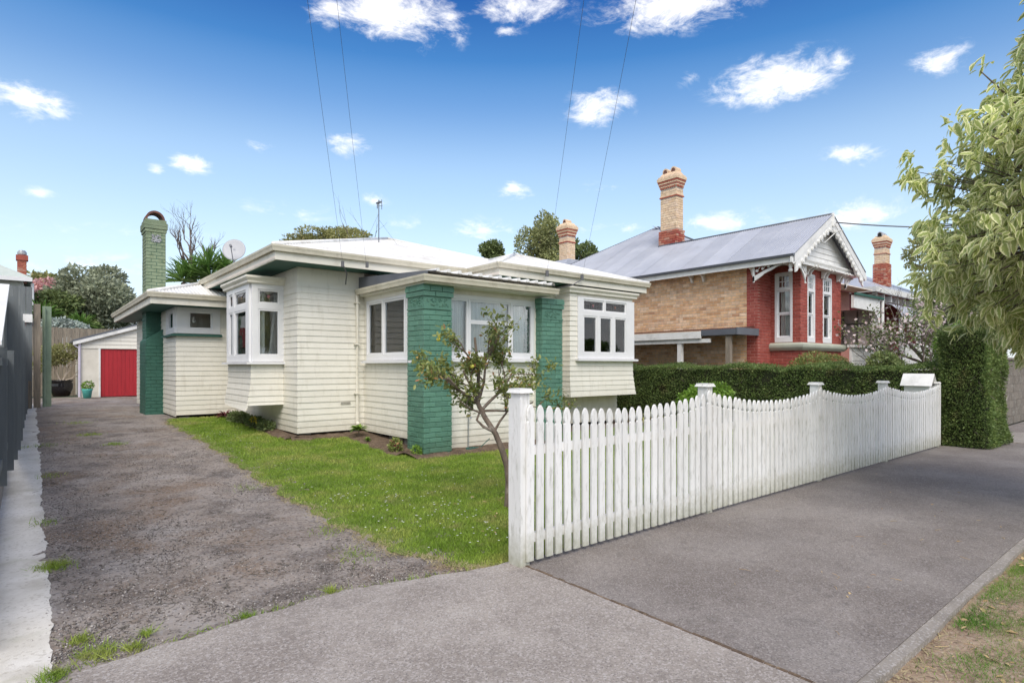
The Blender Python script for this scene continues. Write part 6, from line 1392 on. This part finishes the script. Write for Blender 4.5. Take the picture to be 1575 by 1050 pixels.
# ================================================================== GARDEN PLANTS
def rosette(name, loc, n, L, w, m, label, cat='plant', up=.7, droop=.3, stem=0, spread=1, group=None):
    t = thing(name, loc, label, cat, group)
    a = rng.random(n)*2*PI; el = rng.uniform(.15, 1.25, n)*up
    A = np.stack([np.cos(a)*np.cos(el)*spread, np.sin(a)*np.cos(el)*spread, np.sin(el)], 1)
    P = np.tile(np.array(loc)+np.array([0, 0, stem+.02]), (n, 1))+A*.01; LL = L*(.7+.5*rng.random(n))
    leaf_mesh('leaves', P, A, np.stack([-A[:, 0]*A[:, 2], -A[:, 1]*A[:, 2], 1-A[:, 2]**2+.01], 1), LL, np.full(n, w), m, t, seg=2, fold=.4, droop=droop)
    mb = MB(); mb.tube([loc, (loc[0], loc[1], loc[2]+stem+.03)], max(.008, stem*.08), 7); mb.build('stem', M_bark, t); return t
rosette('agave_plant', (4.72, 10.25, gz(10.2)), 46, .22, .05, M_bright, 'bright green leafy rosette plant at the foot of the downpipe', stem=.12)
rosette('small_rosette', (4.66, 9.75, gz(9.8)), 22, .09, .04, M_bright, 'tiny green rosette in the bed in front of the downpipe plant', up=.9)
rosette('red_bromeliad', (3.43, 14.6, gz(14.6)), 60, .24, .03, M_redleaf, 'dark red bromeliad clump at the wall of the rear wing', up=.8)
rosette('red_bromeliad', (3.62, 14.3, gz(14.3)), 40, .2, .03, M_redleaf, 'smaller dark red bromeliad clump nearest the left bay window', up=.8)
t = thing('flower_clump', (3.55, 12.5, .24), 'low dark leaved clump with yellow flowers below the left bay window', 'plant')
crown_cloud('foliage', [((3.56, 12.0, .30), (.14, .32, .10)), ((3.55, 12.7, .32), (.14, .3, .13)), ((3.5, 13.7, .35), (.2, .45, .13))], 2600, .06, M_tree3, t)
crown_cloud('petals', [((3.44, 12.05, .36), (.05, .05, .05)), ((3.47, 12.5, .40), (.05, .2, .05))], 60, .035, M_yellow, t)
t = thing('rusty_shrub', (4.72, 8.72, .05), 'small rust red shrub beside the first green pillar', 'plant')
crown_cloud('foliage', [((4.70, 8.78, .15), (.10, .12, .12))], 500, .05, M_citrus, t); crown_cloud('new_leaves', [((4.70, 8.78, .17), (.09, .1, .1))], 160, .04, M_redleaf, t)
t = thing('small_weed_shrub', (4.84, 8.3, .03), 'little yellowish plant at the foot of the first green pillar', 'plant')
crown_cloud('foliage', [((4.86, 8.38, .10), (.06, .12, .09))], 300, .04, M_bright, t)
t = thing('round_shrub', (9.2, 6.6, 0), 'bright green leafy shrub just behind the picket fence in front of the hedge', 'shrub')
sx, sy = 10.1, 6.35
crown_cloud('foliage', [((sx, sy, .85), (.42, .4, .30)), ((sx+.25, sy-.1, .95), (.26, .3, .22)), ((sx-.3, sy+.1, .75), (.3, .3, .3))], 3200, .07, M_bright, t); mb = MB(); mb.tube([(sx, sy, 0), (sx, sy, .8)], .02, 6); mb.build('stem', M_bark, t)
t.location = (sx, sy, 0)
for ch_ in t.children: ch_.location = Vector(ch_.location)-Vector((sx-9.2, sy-6.6, 0))
rosette('flax_plant', (11.75, 9.1, .1), 50, .8, .05, mat('straw_leaf', (.35,.34,.14), (.22,.25,.08), .6), 'straw coloured strappy flax leaves at the right corner of the bungalow', droop=.5)
def spiky(name, c, n, L, w, m, label, trunk=None, group=None):
    t = thing(name, (c[0], c[1], 0), label, 'palm tree' if 'palm' in label else 'tree', group)
    d = unit(rng.normal(size=(n, 3))); d[:, 2] = np.abs(d[:, 2])*.9-.15; d = unit(d)
    P = np.tile(np.array(c), (n, 1))+d*.08; LL = L*(.75+.4*rng.random(n))
    leaf_mesh('crown', P, d, np.tile([0, 0, 1.], (n, 1))+rng.normal(0, .2, (n, 3)), LL, np.full(n, w), m, t, seg=2, fold=.5, droop=.18)
    mb = MB(); mb.tube([(c[0], c[1], 0), (c[0]+.05, c[1], c[2]*.5), c], [.13, .11, .10], 8); mb.build('trunk', M_bark, t); return t
t = thing('cabbage_tree', (4.2, 21.3, 0), 'spiky green cabbage tree rising behind the rear wing roof', 'tree')
mb = MB(); mb.tube([(4.4, 21.3, 0), (4.5, 21.3, 3.6)], [.14, .1], 8)
Pc = []; Ac = []
for (cx, cy, cz) in [(4.5, 21.2, 4.75), (4.05, 21.4, 4.45), (4.95, 21.1, 4.7), (4.5, 21.0, 4.35), (5.4, 21.3, 4.35), (3.75, 21.3, 4.2)]:
    n = 110; d = unit(rng.normal(size=(n, 3))); d[:, 2] = np.abs(d[:, 2])*.9-.1; d = unit(d); Pc.append(np.tile([cx, cy, cz], (n, 1))+d*.05); Ac.append(d); mb.tube([(4.5, 21.3, 3.3), (cx, cy, cz)], [.07, .05], 6)
mb.build('trunk', M_bark, t); Pc = np.concatenate(Pc); Ac = np.concatenate(Ac); k = len(Pc)
leaf_mesh('crown', Pc, Ac, np.tile([0, 0, 1.], (k, 1))+rng.normal(0, .3, (k, 3)), .78*(.8+.4*rng.random(k)), np.full(k, .055), M_palm, t, seg=2, fold=.6, droop=.12)

# pots by the garage
t = thing('potted_shrub', (.95, 31.6, .18), 'yellow green shrub with pale bare stems in a black glazed pot', 'potted plant')
mb = MB(); mb.lathe((.95, 31.6, .18), [(.0, 0), (.28, 0), (.40, .30), (.42, .52), (.38, .62), (.43, .66), (.43, .70), (.36, .70), (.34, .6), (0, .6)], 20); mb.build('pot', M_black, t, smooth=True)
mb = MB(); tp2 = []
for d in ((.5, 0, 1), (.1, .1, 1), (-.4, .1, 1), (.8, -.1, .7)): grow(mb, (.98, 31.6, .8), d, .75, .035, 2, tp2, spread=.6, kids=2, sides=5)
mb.build('stems', mat('pale_bark', (.52,.44,.36), None, .8), t)
crown_cloud('foliage', [((.55, 31.6, 2.0), (.55, .5, .35)), ((1.15, 31.6, 2.1), (.6, .5, .35)), ((.3, 31.5, 1.5), (.35, .4, .3)), ((.85, 31.6, 1.8), (.5, .5, .25))], 2600, .10, M_tree2, t)
t = thing('teal_pot', (1.75, 29.4, .18), 'small teal plastic pot with a green seedling against the garage corner', 'flower pot')
mb = MB(); mb.lathe((1.72, 29.3, .17), [(0, 0), (.13, 0), (.17, .30), (.19, .33), (.19, .38), (.15, .38), (.14, .33), (0, .33)], 16); mb.build('pot', M_teal, t, smooth=True)
crown_cloud('foliage', [((1.74, 29.3, .70), (.2, .2, .16))], 300, .08, M_bright, t)

# villa garden
t = thing('brown_shrub', (16, 6.6, 0), 'reddish brown shrub against the base of the villa bay', 'shrub')
crown_cloud('foliage', [((15.9, 6.8, 1.55), (.55, .4, .33)), ((16.6, 6.7, 1.55), (.6, .4, .25)), ((15.5, 7.0, 1.4), (.3, .3, .3))], 4000, .06, M_citrus, t)
t = thing('villa_green_shrub', (19.5, 6.2, 0), 'round dark green shrub beside the villa steps', 'shrub')
crown_cloud('foliage', [((19.3, 6.3, 1.55), (.45, .4, .35)), ((19.8, 6.2, 1.4), (.35, .35, .3))], 2200, .10, M_tree3, t)
t = thing('magnolia_shrub', (21.0, 6.0, 0), 'open magnolia shrub covered in pale pink flowers', 'tree')
mb = MB(); tp3 = []
mx_, my_ = 21.0, 6.0
for d in ((.1, 0, 1), (-.5, .2, 1), (.5, -.1, 1), (-.2, .6, 1), (.4, .4, 1), (-.7, -.1, .8), (.7, -.3, .9)): grow(mb, (mx_+random.uniform(-.2, .2), my_, .3), d, 1.6, .045, 3, tp3, spread=.45, kids=3, sides=5, up=.25, shrink=.62)
mb.build('branches', M_twig, t)
TP = np.array([a_[0] for a_ in tp3]); P = np.repeat(TP, 16, 0)+rng.normal(0, .15, (len(TP)*16, 3)); k = len(P)
rt = rng.random(k) < .5-.25*(P[:, 0] < mx_)
leaf_mesh('flowers', P[rt], unit(rng.normal(size=(rt.sum(), 3))), unit(rng.normal(size=(rt.sum(), 3))), .11, .085, M_mag, t)
leaf_mesh('foliage', P[~rt], unit(rng.normal(size=((~rt).sum(), 3))), unit(rng.normal(size=((~rt).sum(), 3))), .11, .05, M_tree3, t)
def bare(name, loc, d, L, r, depth, label, kids=3, spread=.6, leaves=None, lsz=.06, nl=0, m=M_twig, shrink=.68, up=.15):
    t = thing(name, loc, label, 'tree'); mb = MB(); tp = []; grow(mb, loc, d, L, r, depth, tp, spread=spread, kids=kids, sides=5, shrink=shrink, up=up); mb.build('branches', m, t)
    if leaves:
        TP = np.array([a_[0] for a_ in tp]); P = np.repeat(TP, nl, 0)+rng.normal(0, lsz*1.5, (len(TP)*nl, 3)); k = len(P)
        leaf_mesh('leaves', P, unit(rng.normal(size=(k, 3))), unit(rng.normal(size=(k, 3))), lsz, lsz*.5, leaves, t)
    return t
bare('bare_tree', (5.85, 30.5, 3.4), (.0, 0, 1), 2.5, .20, 5, 'leafless tree with fine grey twigs beside the tall green chimney', kids=3, spread=.55, shrink=.66, up=.22)
bare('budding_tree', (24.6, 5.8, .6), (-.5, .35, 1), 2.3, .10, 4, 'mostly bare spreading tree with first leaves in front of the third chimney', kids=3, spread=.8, leaves=M_tree2, lsz=.05, nl=2, up=.06)
bare('bare_top_branch', (11.0, 24.5, 3.5), (0, 0, 1), 2.6, .05, 3, 'few bare twigs showing above the white roof right of the aerial', kids=2, spread=.5)
# far trees
blob_tree('grey_green_tree', (3.3, 42, 0), 9, (3.2, 42, 5.6), (2.9, 2.6, 2.6), 13, 17000, .22, M_tree1, 'broad grey green tree behind the garage, left of the green chimney')
blob_tree('flowering_shrub', (-.2, 46, 1), 6, (-.6, 46, 5.6), (3.0, 2, 1.5), 9, 6000, .25, M_pink, 'pink flowering shrub beyond the far left fence', cat='shrub')
blob_tree('dark_tree', (.8, 52, 1), 6, (.2, 52, 6.6), (3.6, 2, 1.6), 8, 5000, .28, M_tree2, 'olive green tree behind the pink flowering shrub')
for i, (x, y, z, L, w, lb) in enumerate([(.35, 38.5, 4.0, 1.1, .09, 'spiky dark green palm at the left of the two behind the back fence'), (2.0, 38, 3.6, .9, .08, 'smaller spiky palm right beside the garage roof')]):
    spiky('palm', (x, y, z), 170, L, w, M_palm, lb)
blob_tree('leafy_bank_shrub', (.6, 40, 0), 4, (.9, 39.8, 4.1), (2.6, 1.2, 1.3), 9, 6500, .22, M_tree3, 'dark leafy shrubs above the weathered back fence', cat='shrub')
t = thing('silver_shrub', (1.2, 36, 0), 'silvery grey leaved shrub just over the weathered back fence', 'shrub'); crown_cloud('foliage', [((1.0, 35.8, 3.35), (.8, .5, .42)), ((1.7, 35.8, 3.25), (.5, .4, .35))], 2200, .16, M_silver, t)
blob_tree('roof_tree', (14.2, 34, 0), 9, (13.9, 34, 9.0), (3.0, 2, 1.15), 11, 9000, .16, M_tree2, 'rounded olive tree top showing above the ridge of the white roof')
blob_tree('conifer', (27.6, 30.5, 0), 11, (27.5, 30.4, 9.2), (1.7, 1.7, 3.2), 12, 12000, .2, M_pine, 'tall feathery conifer left of the small brick chimney', trunk_r=.25)
blob_tree('gum_tree', (25.5, 33, 0), 9, (25.6, 33, 9.2), (1.7, 1.6, 1.3), 8, 6000, .2, M_tree3, 'dark rounded tree left of the feathery conifer')
blob_tree('gum_tree', (31.5, 30, 0), 9, (30.6, 30, 9.3), (2.0, 1.6, 1.5), 9, 6000, .2, M_tree3, 'dark open tree right of the small brick chimney')
blob_tree('low_tree', (23.5, 35, 0), 9, (23.5, 35, 8.2), (2.2, 1.6, 1.1), 8, 4500, .2, M_tree3, 'low dark tree furthest left of the group behind the white roof')
blob_tree('street_side_tree', (25, 3.6, 0), 7, (25.2, 5.6, 3.6), (2.8, 1.8, 2.0), 11, 12000, .13, M_tree3, 'dark green tree behind the block wall on the right')
blob_tree('tall_rear_tree', (36, 9, 0), 9, (36, 8, 6.2), (3, 2.5, 2.6), 11, 9000, .22, M_tree2, 'olive tree over the third house roof behind the big variegated leaves')
S.render.engine = 'CYCLES'
